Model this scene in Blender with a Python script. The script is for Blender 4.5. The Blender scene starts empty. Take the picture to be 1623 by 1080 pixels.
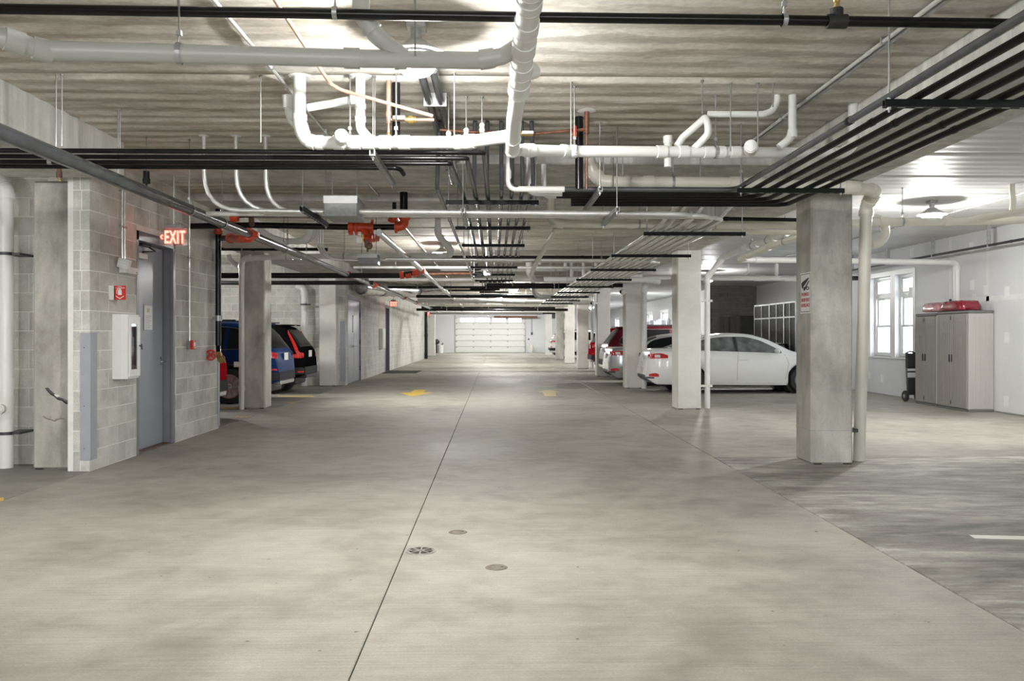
import bpy, math, random
from mathutils import Vector, Matrix
random.seed(7)
S = bpy.context.scene
COL = S.collection
# ------------------------------------------------------------------ camera, world, exposure
F, CX, CY, H, TH = 1300.0, 811.5, 531.0, 1.38, 0.0204
cd = bpy.data.cameras.new('camera'); cam = bpy.data.objects.new('camera', cd); COL.objects.link(cam)
cam.location = (0, 0, H); cam.rotation_euler = (math.pi/2, 0, -TH)
cd.sensor_width = 36; cd.lens = F*36/1623; cd.shift_y = -(540-CY)/1623; cd.clip_end = 300; cd.clip_start = .05
S.camera = cam
W = bpy.data.worlds.new('sky'); S.world = W; W.use_nodes = True
W.node_tree.nodes['Background'].inputs[0].default_value = (.93, .97, 1, 1)
W.node_tree.nodes['Background'].inputs[1].default_value = 9.0
S.view_settings.view_transform = 'Standard'; S.view_settings.look = 'None'
S.view_settings.gamma = 1; S.view_settings.use_curve_mapping = False
S.view_settings.exposure = 0.0
LAMP = 760.0
S.cycles.max_bounces = 10; S.cycles.diffuse_bounces = 6; S.cycles.caustics_reflective = False; S.cycles.caustics_refractive = False
S.cycles.sample_clamp_indirect = 6
# ------------------------------------------------------------------ helpers
CEIL = 3.30
def V(*a): return Vector(a)
def ray(px, py):
    a = (px-CX)/F; b = -(py-CY)/F; c, s = math.cos(TH), math.sin(TH)
    return Vector((a*c+s, c-a*s, b))
def P(px, py, Y):
    d = ray(px, py); t = Y/d.y; return Vector((d.x*t, Y, H+d.z*t))
def PX(px, py, X):
    d = ray(px, py); t = X/d.x; return Vector((X, d.y*t, H+d.z*t))
def PZ(px, py, z=0.0):
    d = ray(px, py); t = (z-H)/d.z; return Vector((d.x*t, d.y*t, z))
def pp(l): return [P(*q) for q in l]

def setm(o, m):
    o.data.materials.append(m)
class MB:
    def __init__(s): s.v = []; s.f = []
    def add(s, vs, fs):
        n = len(s.v); s.v += [tuple(q) for q in vs]; s.f += [tuple(i+n for i in f) for f in fs]; return s
    def box(s, a, b):
        x0, y0, z0 = (min(a[i], b[i]) for i in range(3)); x1, y1, z1 = (max(a[i], b[i]) for i in range(3))
        return s.add([(x0,y0,z0),(x1,y0,z0),(x1,y1,z0),(x0,y1,z0),(x0,y0,z1),(x1,y0,z1),(x1,y1,z1),(x0,y1,z1)],
            [(0,3,2,1),(4,5,6,7),(0,1,5,4),(1,2,6,5),(2,3,7,6),(3,0,4,7)])
    def obox(s, c, ax, ay, az):                     # oriented box: centre and three half-vectors
        c = Vector(c); vs = []
        for k in (-1, 1):
            for (i, j) in ((-1,-1),(1,-1),(1,1),(-1,1)): vs.append(c+ax*i+ay*j+az*k)
        return s.add(vs, [(0,3,2,1),(4,5,6,7),(0,1,5,4),(1,2,6,5),(2,3,7,6),(3,0,4,7)])
    def bbox(s, a, b, c):                            # box with chamfered edges
        a = Vector(a); b = Vector(b)
        lo = Vector([min(a[i], b[i]) for i in range(3)]); hi = Vector([max(a[i], b[i]) for i in range(3)])
        vs = []; idx = {}
        for i in (0,1):
            for j in (0,1):
                for k in (0,1):
                    q = [(lo,hi)[i].x, (lo,hi)[j].y, (lo,hi)[k].z]; sg = [1-2*i, 1-2*j, 1-2*k]
                    for ax in range(3):
                        p = [q[n] + (sg[n]*c if n != ax else 0) for n in range(3)]
                        idx[i,j,k,ax] = len(vs); vs.append(p)
        fs = []
        def face(l): fs.append(tuple(idx[t] for t in l))
        for ax in range(3):
            o1, o2 = [n for n in range(3) if n != ax]
            for sd in (0,1):
                l = []
                for (u, w) in ((0,0),(1,0),(1,1),(0,1)):
                    t = [0,0,0]; t[ax] = sd; t[o1] = u; t[o2] = w; l.append((*t, ax))
                face(l)
            for (u, w) in ((0,0),(1,0),(1,1),(0,1)):      # edge chamfers run along ax
                l = []
                for sd in (0,1):
                    t = [0,0,0]; t[ax] = sd; t[o1] = u; t[o2] = w
                    l += [(*t, o1), (*t, o2)] if sd == 0 else [(*t, o2), (*t, o1)]
                face(l)
        for i in (0,1):
            for j in (0,1):
                for k in (0,1): face([(i,j,k,0),(i,j,k,1),(i,j,k,2)])
        return s.add(vs, fs)
    def cyl(s, p0, p1, r, n=12, r1=None, cap=True):
        p0 = Vector(p0); p1 = Vector(p1); r1 = r if r1 is None else r1
        d = (p1-p0).normalized(); u = d.orthogonal().normalized(); w = d.cross(u)
        vs = []
        for (p, rr) in ((p0, r), (p1, r1)):
            for i in range(n):
                t = 2*math.pi*i/n; vs.append(p+u*rr*math.cos(t)+w*rr*math.sin(t))
        fs = [(i, (i+1) % n, n+(i+1) % n, n+i) for i in range(n)]
        if cap: fs += [tuple(range(n-1, -1, -1)), tuple(range(n, 2*n))]
        return s.add(vs, fs)
    def tube(s, pts, r, n=10, cap=True):
        pts = [Vector(p) for p in pts]; m = len(pts); u = None; vs = []
        for i, p in enumerate(pts):
            d = ((pts[i+1]-p).normalized() if i < m-1 else Vector((0,0,0))) + ((p-pts[i-1]).normalized() if i else Vector((0,0,0)))
            d.normalize()
            if u is None: u = d.orthogonal().normalized()
            else:
                u = (u-d*u.dot(d)); u = u.normalized() if u.length > 1e-6 else d.orthogonal().normalized()
            w = d.cross(u)
            for k in range(n):
                t = 2*math.pi*k/n; vs.append(p+u*r*math.cos(t)+w*r*math.sin(t))
        fs = [(i*n+k, i*n+(k+1) % n, (i+1)*n+(k+1) % n, (i+1)*n+k) for i in range(m-1) for k in range(n)]
        if cap: fs += [tuple(range(n-1,-1,-1)), tuple(range((m-1)*n, m*n))]
        return s.add(vs, fs)
    def lathe(s, prof, n=24, M=None):                # prof: (r, z) about z
        vs = []; M = M or Matrix()
        for (r, z) in prof:
            for k in range(n):
                t = 2*math.pi*k/n; vs.append(M @ Vector((r*math.cos(t), r*math.sin(t), z)))
        m = len(prof)
        fs = [(i*n+k, i*n+(k+1) % n, (i+1)*n+(k+1) % n, (i+1)*n+k) for i in range(m-1) for k in range(n)]
        if prof[0][0] > 1e-6: fs.append(tuple(range(n-1,-1,-1)))
        if prof[-1][0] > 1e-6: fs.append(tuple(range((m-1)*n, m*n)))
        return s.add(vs, fs)
    def ball(s, c, rx, ry=None, rz=None, n=12, m=8):
        ry = rx if ry is None else ry; rz = rx if rz is None else rz; c = Vector(c); vs = []; fs = []
        for i in range(m+1):
            ph = math.pi*i/m
            for k in range(n):
                t = 2*math.pi*k/n
                vs.append(c+Vector((rx*math.sin(ph)*math.cos(t), ry*math.sin(ph)*math.sin(t), rz*math.cos(ph))))
        for i in range(m):
            for k in range(n): fs.append((i*n+k, (i+1)*n+k, (i+1)*n+(k+1) % n, i*n+(k+1) % n))
        return s.add(vs, fs)
    def grid(s, rows):                               # rows of equal length of points
        m = len(rows); n = len(rows[0]); vs = [q for r in rows for q in r]
        return s.add(vs, [(i*n+k, i*n+k+1, (i+1)*n+k+1, (i+1)*n+k) for i in range(m-1) for k in range(n-1)])
    def prism(s, poly, d):                           # planar polygon extruded by vector d
        poly = [Vector(p) for p in poly]; n = len(poly); d = Vector(d)
        return s.add(poly+[p+d for p in poly], [tuple(range(n-1,-1,-1)), tuple(range(n, 2*n))]+[(i, (i+1) % n, n+(i+1) % n, n+i) for i in range(n)])
    def mesh(s, name, m, smooth=35):
        me = bpy.data.meshes.new(name); me.from_pydata(s.v, [], s.f); me.validate(); me.update()
        import bmesh
        bm = bmesh.new(); bm.from_mesh(me); bmesh.ops.recalc_face_normals(bm, faces=bm.faces); bm.to_mesh(me); bm.free()
        if m: me.materials.append(m)
        if smooth:
            me.shade_smooth(); me.set_sharp_from_angle(angle=math.radians(smooth))
        return me
    def build(s, name, m, parent=None, smooth=35, **kw):
        return link(name, s.mesh(name, m, smooth), parent, **kw)
def link(name, me, parent=None, label=None, cat=None, group=None, kind=None, loc=None):
    o = bpy.data.objects.new(name, me); COL.objects.link(o)
    if loc is not None: o.location = loc
    if parent:
        o.parent = parent
        if parent.location.length > 0 or any(parent.rotation_euler): 
            pass
    return tag(o, label, cat, group, kind)
def tag(o, label=None, cat=None, group=None, kind=None):
    if label: o['label'] = label
    if cat: o['category'] = cat
    if group: o['group'] = group
    if kind: o['kind'] = kind
    return o
def empty(name, label, cat, loc=(0,0,0), rz=0, group=None):
    o = bpy.data.objects.new(name, None); COL.objects.link(o); o.location = loc; o.rotation_euler = (0,0,rz)
    o.empty_display_size = .1
    return tag(o, label, cat, group)
def fillet(pts, rad):
    """polyline with rounded corners; also the list of arcs"""
    pts = [Vector(p) for p in pts]; out = [pts[0]]; arcs = []
    for i in range(1, len(pts)-1):
        a, b, c = pts[i-1], pts[i], pts[i+1]; d1 = (a-b).normalized(); d2 = (c-b).normalized()
        cs = max(-1, min(1, d1.dot(d2))); th = math.acos(cs)
        if th > math.pi-.03: out.append(b); continue
        t = min(rad/math.tan(th/2), (a-b).length*.48, (c-b).length*.48)
        p, q = b+d1*t, b+d2*t; arc = []
        for k in range(7):
            u = k/6; arc.append(p*(1-u)**2+b*2*u*(1-u)+q*u*u)
        out += arc; arcs.append(arc)
    return out+[pts[-1]], arcs
def pipe(name, label, cat, pts, r, m, bend=None, fit=None, joints=(), hang=(), n=12, group=None, fm=None, jw=1.1, jl=.9, clamp='clamp', caps=()):
    """one pipe run: the pipe mesh, its elbow and coupling fittings and its hangers as parts"""
    path, arcs = fillet(pts, bend if bend else r*2.2)
    o = MB().tube(path, r, n).build(name, m, None, 40, label=label, cat=cat, group=group)
    fm = fm or m
    if fit:
        for a in arcs:
            e = MB().tube(a, r*1.10, n)
            d0 = (a[0]-a[1]).normalized(); d1 = (a[-1]-a[-2]).normalized()
            e.cyl(a[0]-d0*r*.1, a[0]+d0*r*.9, r*1.2, n); e.cyl(a[-1]-d1*r*.1, a[-1]+d1*r*.9, r*1.2, n)
            e.build(fit, fm, o, 40)
    def at(t):                                       # point and direction along the path, t in 0..1
        L = [(path[i+1]-path[i]).length for i in range(len(path)-1)]; s = t*sum(L)
        for i, l in enumerate(L):
            if s <= l or i == len(L)-1: return path[i]+(path[i+1]-path[i])*(s/l), (path[i+1]-path[i]).normalized()
            s -= l
    for t in joints:
        p, d = at(t); MB().cyl(p-d*r*jl, p+d*r*jl, r*jw*1.06, n).build('coupling', fm, o, 40)
    for t in hang:
        p, d = at(t); hanger(p, d, r, o)
    o['_path'] = 0; del o['_path']
    return o
def hanger(p, d, r, parent, top=CEIL):
    u = d.cross(Vector((0,0,1)));  u = u.normalized() if u.length > .1 else Vector((1,0,0))
    ring = [p+(u*math.cos(t)+Vector((0,0,1))*math.sin(t))*(r+.004) for t in [math.pi*2*k/14 for k in range(15)]]
    mb = MB()
    rows = [[q-d*.012 for q in ring], [q+d*.012 for q in ring]]; mb.grid(rows)
    rows = [[q-d*.012+(q-p).normalized()*.004 for q in ring], [q+d*.012+(q-p).normalized()*.004 for q in ring]]; mb.grid(rows)
    a = p+Vector((0,0,r+.055))
    for sg in (-1, 1): mb.tube([p+u*sg*r*.7+Vector((0,0,r*.75)), a], .004, 6)
    mb.box(a-Vector((.012,.012,.01)), a+Vector((.012,.012,.014)))
    mb.build('clamp', M['galv'], parent, 40)
    rod(a, parent, top)
def rod(a, parent, top=CEIL, r=.0055):
    MB().cyl(a, (a.x, a.y, top), r, 6).cyl((a.x,a.y,top-.015), (a.x,a.y,top), r*2.2, 6).build('threaded_rod', M['rod'], parent, 40)
ORD = ['first','second','third','fourth','fifth','sixth','seventh','eighth','ninth','tenth','eleventh','twelfth','thirteenth','fourteenth','fifteenth','sixteenth']
# ------------------------------------------------------------------ materials
M = {}
def nt(name):
    m = bpy.data.materials.new(name); m.use_nodes = True; t = m.node_tree; M[name] = m
    return m, t, t.nodes['Principled BSDF'], t.nodes.new, t.links.new
def plain(name, c, rough=.5, metal=0, spec=.5, coat=0, var=.06, scale=6, bump=0):
    m, t, b, N, L = nt(name)
    b.inputs['Roughness'].default_value = rough; b.inputs['Metallic'].default_value = metal
    b.inputs['Specular IOR Level'].default_value = spec; b.inputs['Coat Weight'].default_value = coat; b.inputs['Coat Roughness'].default_value = .05
    g = N('ShaderNodeNewGeometry'); n = N('ShaderNodeTexNoise'); n.inputs['Scale'].default_value = scale; n.inputs['Detail'].default_value = 4
    L(g.outputs['Position'], n.inputs['Vector'])
    r = N('ShaderNodeValToRGB'); e = r.color_ramp.elements
    e[0].position = .3; e[1].position = .7
    e[0].color = (*[x*(1-var) for x in c], 1); e[1].color = (*[min(1, x*(1+var)) for x in c], 1)
    L(n.outputs['Fac'], r.inputs['Fac']); L(r.outputs['Color'], b.inputs['Base Color'])
    if bump:
        bp = N('ShaderNodeBump'); bp.inputs['Strength'].default_value = bump; bp.inputs['Distance'].default_value = .01
        L(n.outputs['Fac'], bp.inputs['Height']); L(bp.outputs['Normal'], b.inputs['Normal'])
    return m
def emit(name, c, s):
    m, t, b, N, L = nt(name)
    b.inputs['Base Color'].default_value = (*c, 1); b.inputs['Emission Color'].default_value = (*c, 1); b.inputs['Emission Strength'].default_value = s
def concrete(name, cols, big=.6, mid=4, fine=60, stretch=(1,1,1), rough=.75, bump=.25, rnd=0, streak=0, streak_s=(.6,40,1), pos=(.3,.5,.7), grain=.12, rnode=None, fleck=0, dark=0, ribs=0):
    """mottled concrete: broad blotches, clouding, grain, optional drag streaks and dirt patches"""
    m, t, b, N, L = nt(name)
    b.inputs['Specular IOR Level'].default_value = .35
    g = N('ShaderNodeNewGeometry')
    def noise(sc, st, det=6, ro=.6, dist=0):
        mp = N('ShaderNodeMapping'); mp.inputs['Scale'].default_value = st; L(g.outputs['Position'], mp.inputs['Vector'])
        n = N('ShaderNodeTexNoise'); n.inputs['Scale'].default_value = sc; n.inputs['Detail'].default_value = det; n.inputs['Roughness'].default_value = ro
        n.inputs['Distortion'].default_value = dist
        L(mp.outputs['Vector'], n.inputs['Vector']); return n.outputs['Fac']
    def mix(f, a, bb, blend='MIX', fac=None):
        x = N('ShaderNodeMix'); x.data_type = 'RGBA'; x.blend_type = blend
        if f is not None: L(f, x.inputs[0])
        if fac is not None: x.inputs[0].default_value = fac
        for (s_, i) in ((a, 6), (bb, 7)):
            if isinstance(s_, tuple): x.inputs[i].default_value = (*s_, 1)
            else: L(s_, x.inputs[i])
        return x.outputs[2]
    def ramp(f, p0, p1, c0=(0,0,0), c1=(1,1,1)):
        r = N('ShaderNodeValToRGB'); e = r.color_ramp.elements; e[0].position = p0; e[1].position = p1
        e[0].color = (*c0, 1); e[1].color = (*c1, 1); L(f, r.inputs['Fac']); return r.outputs['Color']
    nb = noise(big, stretch, 8, .62, .6); nm = noise(mid, stretch, 6, .6, .3); nf = noise(fine, (1,1,1), 3, .6)
    md = N('ShaderNodeMath'); md.operation = 'MULTIPLY_ADD'; L(nm, md.inputs[0]); md.inputs[1].default_value = .35; 
    m2 = N('ShaderNodeMath'); m2.operation = 'MULTIPLY'; L(nb, m2.inputs[0]); m2.inputs[1].default_value = .65; L(m2.outputs[0], md.inputs[2])
    r = N('ShaderNodeValToRGB'); e = r.color_ramp.elements; e[0].position = pos[0]; e[1].position = pos[2]
    e[0].color = (*cols[0], 1); e[1].color = (*cols[-1], 1)
    if len(cols) > 2: k = e.new(pos[1]); k.color = (*cols[1], 1)
    L(md.outputs[0], r.inputs['Fac']); c = r.outputs['Color']
    c = mix(None, c, ramp(nf, .25, .75, (1-grain,)*3, (1+grain,)*3), 'MULTIPLY', 1.0)
    if streak:
        ns = noise(1.0, streak_s, 5, .65, .2)
        c = mix(None, c, ramp(ns, .35, .62, (1-streak,)*3, (1+streak*.4,)*3), 'MULTIPLY', 1.0)
    if dark:
        nd = noise(big*1.7, stretch, 7, .68, .35); c = mix(None, c, ramp(nd, .36, .5, (1-dark,)*3, (1,)*3), 'MULTIPLY', 1.0)
    if ribs:                                         # stained bands along the cores of the planks
        sx = N('ShaderNodeSeparateXYZ'); L(g.outputs['Position'], sx.inputs[0])
        nw = noise(2.2, (1.0,2.4,1), 5, .6)
        ma = N('ShaderNodeMath'); ma.operation = 'MULTIPLY_ADD'; L(nw, ma.inputs[0]); ma.inputs[1].default_value = .24; L(sx.outputs['Y'], ma.inputs[2])
        mm = N('ShaderNodeMath'); mm.operation = 'MULTIPLY'; L(ma.outputs[0], mm.inputs[0]); mm.inputs[1].default_value = 2*math.pi*5/1.22
        si = N('ShaderNodeMath'); si.operation = 'SINE'; L(mm.outputs[0], si.inputs[0])
        na = noise(9, (.5,1.6,1), 5, .7, .8)
        mu = N('ShaderNodeMath'); mu.operation = 'MULTIPLY_ADD'; L(si.outputs[0], mu.inputs[0]); mu.inputs[1].default_value = .22; L(na, mu.inputs[2])
        c = mix(None, c, ramp(mu.outputs[0], .40, .62, (1.04,)*3, (1-ribs, 1-ribs*1.08, 1-ribs*1.2)), 'MULTIPLY', 1.0)
    if fleck:
        nk = noise(fine*.22, (1,1,1), 2, .5); c = mix(ramp(nk, .745, .77), c, tuple(x*fleck for x in cols[0]))
    if rnd:
        oi = N('ShaderNodeObjectInfo'); hs = N('ShaderNodeHueSaturation'); mr = N('ShaderNodeMapRange')
        L(oi.outputs['Random'], mr.inputs['Value']); mr.inputs['To Min'].default_value = 1-rnd; mr.inputs['To Max'].default_value = 1+rnd
        L(mr.outputs[0], hs.inputs['Value']); L(c, hs.inputs['Color']); c = hs.outputs['Color']
    L(c, b.inputs['Base Color'])
    b.inputs['Roughness'].default_value = rough
    if rnode: L(ramp(nb, .35, .65, (rnode[0],)*3, (rnode[1],)*3), b.inputs['Roughness'])
    if bump:
        bp = N('ShaderNodeBump'); bp.inputs['Strength'].default_value = bump; bp.inputs['Distance'].default_value = .004
        hsum = N('ShaderNodeMath'); hsum.operation = 'ADD'; L(nf, hsum.inputs[0]); L(nm, hsum.inputs[1])
        L(hsum.outputs[0], bp.inputs['Height']); L(bp.outputs['Normal'], b.inputs['Normal'])
    return m
def glass(name, tint, gl, refl=.12, rough=.02):
    m, t, b, N, L = nt(name); out = t.nodes['Material Output']
    tr = N('ShaderNodeBsdfTransparent'); tr.inputs[0].default_value = (*tint, 1)
    gs = N('ShaderNodeBsdfGlossy'); gs.inputs[0].default_value = (*gl, 1); gs.inputs['Roughness'].default_value = rough
    x = N('ShaderNodeMixShader'); x.inputs[0].default_value = refl
    L(tr.outputs[0], x.inputs[1]); L(gs.outputs[0], x.inputs[2]); L(x.outputs[0], out.inputs['Surface'])
concrete('aisle', [(.245,.229,.194), (.36,.341,.295), (.445,.425,.375)], big=.5, mid=3.4, fine=80, stretch=(1,1.15,1), streak=.10, streak_s=(1.2,60,1), rough=.62, bump=.2, grain=.12, fleck=.5, rnode=(.55,.72), pos=(.35,.5,.63), dark=.10)
concrete('bay', [(.15,.143,.125), (.34,.325,.29), (.60,.585,.53)], big=.9, mid=5, fine=40, stretch=(.55,1.5,1), streak=.22, streak_s=(2.2,24,1), rough=.68, bump=.3, grain=.14, fleck=.4, pos=(.36,.5,.62), dark=.2)
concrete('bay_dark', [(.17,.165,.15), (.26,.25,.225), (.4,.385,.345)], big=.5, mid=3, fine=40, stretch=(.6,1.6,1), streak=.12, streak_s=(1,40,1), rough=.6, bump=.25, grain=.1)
concrete('plank', [(.47,.425,.35), (.70,.665,.60), (.83,.81,.76)], big=.8, mid=3.0, fine=26, stretch=(.6,1.6,1), streak=.22, streak_s=(1.3,6,1), rough=.8, bump=.5, grain=.12, rnd=.11, pos=(.36,.5,.64), ribs=.24)
concrete('plank_white', [(.56,.56,.55), (.65,.65,.645), (.70,.70,.695)], big=.4, mid=2, fine=40, stretch=(.4,2.2,1), streak=.06, streak_s=(.7,12,1), rough=.5, bump=.15, grain=.04, rnd=.03)
concrete('beam', [(.48,.475,.445), (.62,.615,.58), (.72,.71,.675)], big=.8, mid=4, fine=40, stretch=(1,1,.45), streak=.22, streak_s=(5,5,.35), rough=.75, bump=.25, grain=.06, dark=.18)
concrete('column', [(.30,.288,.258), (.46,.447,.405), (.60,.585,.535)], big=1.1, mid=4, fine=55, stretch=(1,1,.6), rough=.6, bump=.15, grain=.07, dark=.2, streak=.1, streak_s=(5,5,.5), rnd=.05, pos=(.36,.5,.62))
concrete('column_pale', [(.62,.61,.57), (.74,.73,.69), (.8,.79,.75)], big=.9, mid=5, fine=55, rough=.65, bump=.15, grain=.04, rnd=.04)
concrete('block', [(.42,.415,.385), (.58,.575,.535), (.70,.695,.65)], big=1.6, mid=7, fine=110, rough=.9, bump=.5, grain=.16, rnd=.12, dark=.14)
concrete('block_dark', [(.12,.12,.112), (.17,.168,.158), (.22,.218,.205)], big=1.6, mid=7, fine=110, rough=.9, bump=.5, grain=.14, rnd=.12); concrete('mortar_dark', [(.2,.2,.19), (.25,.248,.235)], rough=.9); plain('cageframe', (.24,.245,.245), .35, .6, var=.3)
concrete('mortar', [(.72,.715,.68), (.82,.815,.78), (.86,.85,.82)], big=2, mid=9, fine=90, rough=.9, bump=.3, grain=.06)
concrete('drywall', [(.66,.675,.69), (.72,.73,.745), (.76,.77,.78)], big=.35, mid=1.5, fine=30, rough=.6, bump=.05, grain=.015)
plain('mud', (.78,.785,.79), .6); plain('patch', (.84,.84,.84), .6)
concrete('underlay', [(.08,.08,.07), (.12,.12,.11)], rough=.9)
plain('pvc', (.76,.76,.74), .28, var=.04, scale=3); plain('pvc_grey', (.46,.465,.44), .35, var=.05, scale=3); plain('pvc_cream', (.72,.70,.62), .3, var=.05, scale=3)
plain('black', (.006,.006,.006), .25, spec=.3, var=.3); plain('black_dull', (.009,.009,.009), .45, spec=.25, var=.3)
plain('mainsteel', (.06,.064,.068), .22, spec=.6, var=.2, scale=8)
plain('steel_silver', (.55,.555,.56), .25, .75, var=.12, scale=12); plain('galv', (.42,.43,.43), .4, .6, var=.15, scale=20); plain('rod', (.3,.3,.29), .45, .6, var=.2)
plain('emt', (.78,.785,.77), .25, .55, var=.1, scale=10); plain('coverbrown', (.19,.168,.135), .6, .2, var=.25, scale=30); plain('strut', (.006,.009,.008), .55, 0, spec=.2, var=.4); plain('strut_galv', (.30,.31,.30), .4, .6, var=.2)
plain('copper', (.58,.36,.26), .35, .5, var=.2, scale=14); plain('copper_old', (.16,.07,.04), .5, .3, var=.35, scale=14); plain('brass', (.55,.40,.15), .3, .85, var=.15)
plain('red', (.62,.03,.02), .4, var=.1); plain('orange_red', (.55,.05,.012), .4, var=.12, scale=20); plain('rust', (.16,.09,.06), .6, .3, var=.3)
plain('doorgrey', (.33,.355,.40), .35, var=.03); plain('framegrey', (.20,.205,.23), .35, var=.05); plain('guard', (.36,.38,.42), .35, var=.05)
plain('white', (.8,.8,.78), .4, var=.02); plain('offwhite', (.7,.7,.66), .45, var=.03); plain('chrome', (.7,.7,.7), .12, 1, var=.03)
plain('signwhite', (.8,.8,.8), .4); plain('signblack', (.01,.01,.01), .5); plain('signred', (.45,.015,.02), .4); plain('paper', (.8,.81,.82), .6); plain('print', (.45,.46,.48), .6)
plain('boxgrey', (.27,.275,.275), .5, .2, var=.15, scale=30); plain('boxlight', (.72,.72,.72), .5, .1)
plain('rubber', (.02,.02,.02), .7, var=.2); plain('tyre', (.025,.025,.025), .75, var=.2); plain('rim', (.65,.66,.67), .25, .8); plain('plastic', (.025,.025,.027), .45); plain('cladding', (.035,.037,.042), .6, spec=.08)
plain('paint_white', (.88,.88,.87), .22, coat=1, var=.01); plain('paint_silver', (.55,.555,.57), .25, .5, coat=1, var=.02); plain('paint_red', (.075,.004,.008), .28, .1, spec=.3, coat=.25, var=.05)
plain('paint_blue', (.009,.030,.115), .4, .0, spec=.02, coat=.0, var=.05); plain('paint_black', (.006,.006,.007), .5, spec=0, coat=0, var=.05); plain('paint_redbright', (.33,.010,.018), .5, spec=.0, coat=0, var=.05)
plain('carglass', (.016,.017,.018), .2, spec=.02, var=.1); plain('carglass_grey', (.14,.145,.145), .08, spec=.8, var=.45, scale=5)
plain('lamp_red', (.5,.01,.015), .12, coat=1, var=.25, scale=30); plain('lamp_clear', (.75,.72,.72), .12, coat=1); emit('lamp_lit', (.6,.012,.012), .06)
plain('yellow', (.74,.50,.08), .55, var=.12, scale=12); plain('yellow_worn', (.62,.50,.27), .55, var=.15, scale=12); plain('linewhite', (.72,.71,.66), .55, var=.06)
concrete('cabinet', [(.27,.258,.238), (.30,.288,.265), (.33,.317,.292)], rough=.45, bump=0, grain=.02); concrete('cabinet_side', [(.46,.445,.42), (.5,.485,.46)], rough=.45, bump=0, grain=.02)
plain('cabtop', (.16,.16,.155), .5); plain('bag', (.25,.012,.03), .25, coat=.6, var=.25, scale=9, bump=.5); plain('bagclear', (.55,.28,.3), .2, coat=1, var=.5, scale=14, bump=.6)
plain('iron', (.09,.08,.07), .55, .4, var=.3, scale=40); plain('ironpale', (.33,.31,.28), .55, .3, var=.2, scale=40); plain('mat', (.03,.033,.033), .85, var=.2)
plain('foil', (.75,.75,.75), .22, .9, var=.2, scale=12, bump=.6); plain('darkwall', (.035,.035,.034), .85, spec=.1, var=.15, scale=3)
plain('timber', (.16,.08,.05), .6, var=.2); plain('steeldark', (.05,.052,.055), .4, .4, var=.2)
emit('lens', (1,.99,.96), LAMP); emit('exit_red', (1,.085,.06), 10.0); emit('exit_glow', (1,.25,.2), .25)
glass('pane', (.96,.98,1), (1,1,1), .06); glass('exit_panel', (1,.9,.88), (1,.9,.9), .25, .1); glass('cabglass', (.8,.82,.82), (.9,.9,.9), .12)
glass('mesh_wire', (.34,.34,.34), (.2,.2,.2), .25, .35); glass('sheet', (.6,.62,.66), (.75,.77,.8), .45, .2)
def _link(name, me, parent=None, label=None, cat=None, group=None, kind=None, loc=None):
    o = bpy.data.objects.new(name, me); COL.objects.link(o)
    if loc is not None: o.location = loc
    if parent:
        o.parent = parent
        if parent.type == 'EMPTY': o.matrix_parent_inverse = parent.matrix_basis.inverted()
    return tag(o, label, cat, group, kind)
link = _link
# ------------------------------------------------------------------ the setting
XW, XR, XL = -4.10, 8.93, -9.7            # core wall, right wall, far left wall
Y0, Y1 = -12.0, 64.0
JC, JR = -.586, 2.46                      # floor joints
fl = MB().box((XL-.3, Y0-.3, -.4), (10.6, Y1+.3, -.03)).build('floor', M['underlay'], kind='structure', smooth=0)
def slab(x0, x1, m, y0=Y0, y1=Y1): MB().bbox((x0, y0, -.05), (x1, y1, 0), .004).build('slab', M[m], fl, smooth=0)
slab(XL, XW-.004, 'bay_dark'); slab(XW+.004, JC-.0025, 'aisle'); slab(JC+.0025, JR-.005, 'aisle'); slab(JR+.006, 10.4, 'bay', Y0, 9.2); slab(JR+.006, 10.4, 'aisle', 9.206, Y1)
# ceiling of hollow-core planks, every plank its own piece
def ceiling(x0, x1, m, wave, y_from=Y0, y_to=Y1):
    c = MB().box((x0, Y0-.3, CEIL+.03), (x1, Y1+.3, CEIL+.35)).build('ceiling', M['underlay'], kind='structure', smooth=0)
    prof = []
    n = 24; w = 1.211
    for i in range(n+1):
        u = i/n; z = wave*(math.cos(u*math.pi*2*5)*.5-.5)
        if i in (0, n): z = .022
        prof.append((u*w, z))
    mb = MB(); mb.grid([[(x0, y, z) for (y, z) in prof], [(x1, y, z) for (y, z) in prof]]); mb.add([(x0,0,.06),(x1,0,.06),(x1,w,.06),(x0,w,.06)], [(0,1,2,3)])
    me = mb.mesh('plank', M[m], 60)
    k0 = math.floor((Y0-6.13)/1.22); y = 6.13+1.22*k0
    while y < Y1:
        link('plank', me, c, loc=(0, y, CEIL)); y += 1.22
    return c
ceiling(XL, 3.3, 'plank', .006); ceiling(3.3, 10.6, 'plank_white', .006)
# downstand beams
def beam(label, x0, x1, y0, y1, z0, z1=CEIL+.02, m='beam'):
    return MB().bbox((x0,y0,z0), (x1,y1,z1), .012).build('concrete_beam', M[m], smooth=0, label=label, cat='beam', kind='structure')
beam('long concrete beam over the row of columns beside the window bay', 3.0, 3.78, Y0, Y1, 2.95)
beam('concrete beam over the opening beside the block stair wall, nearest the camera', -4.85, -3.70, Y0, 8.27, 2.95)
beam('concrete beam above the parked red and blue cars', -4.85, -3.95, 12.3, 22.4, 2.93)
beam('shallow concrete cross beam with a handwritten date on its face', XL, 3.0, 8.72, 9.95, 3.2)
beam('second shallow concrete cross beam behind the grey junction box', XL, 3.0, 11.2, 12.0, 3.2)
xbeam = [o for o in COL.objects if o.name.startswith('concrete_beam')][3]
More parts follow.
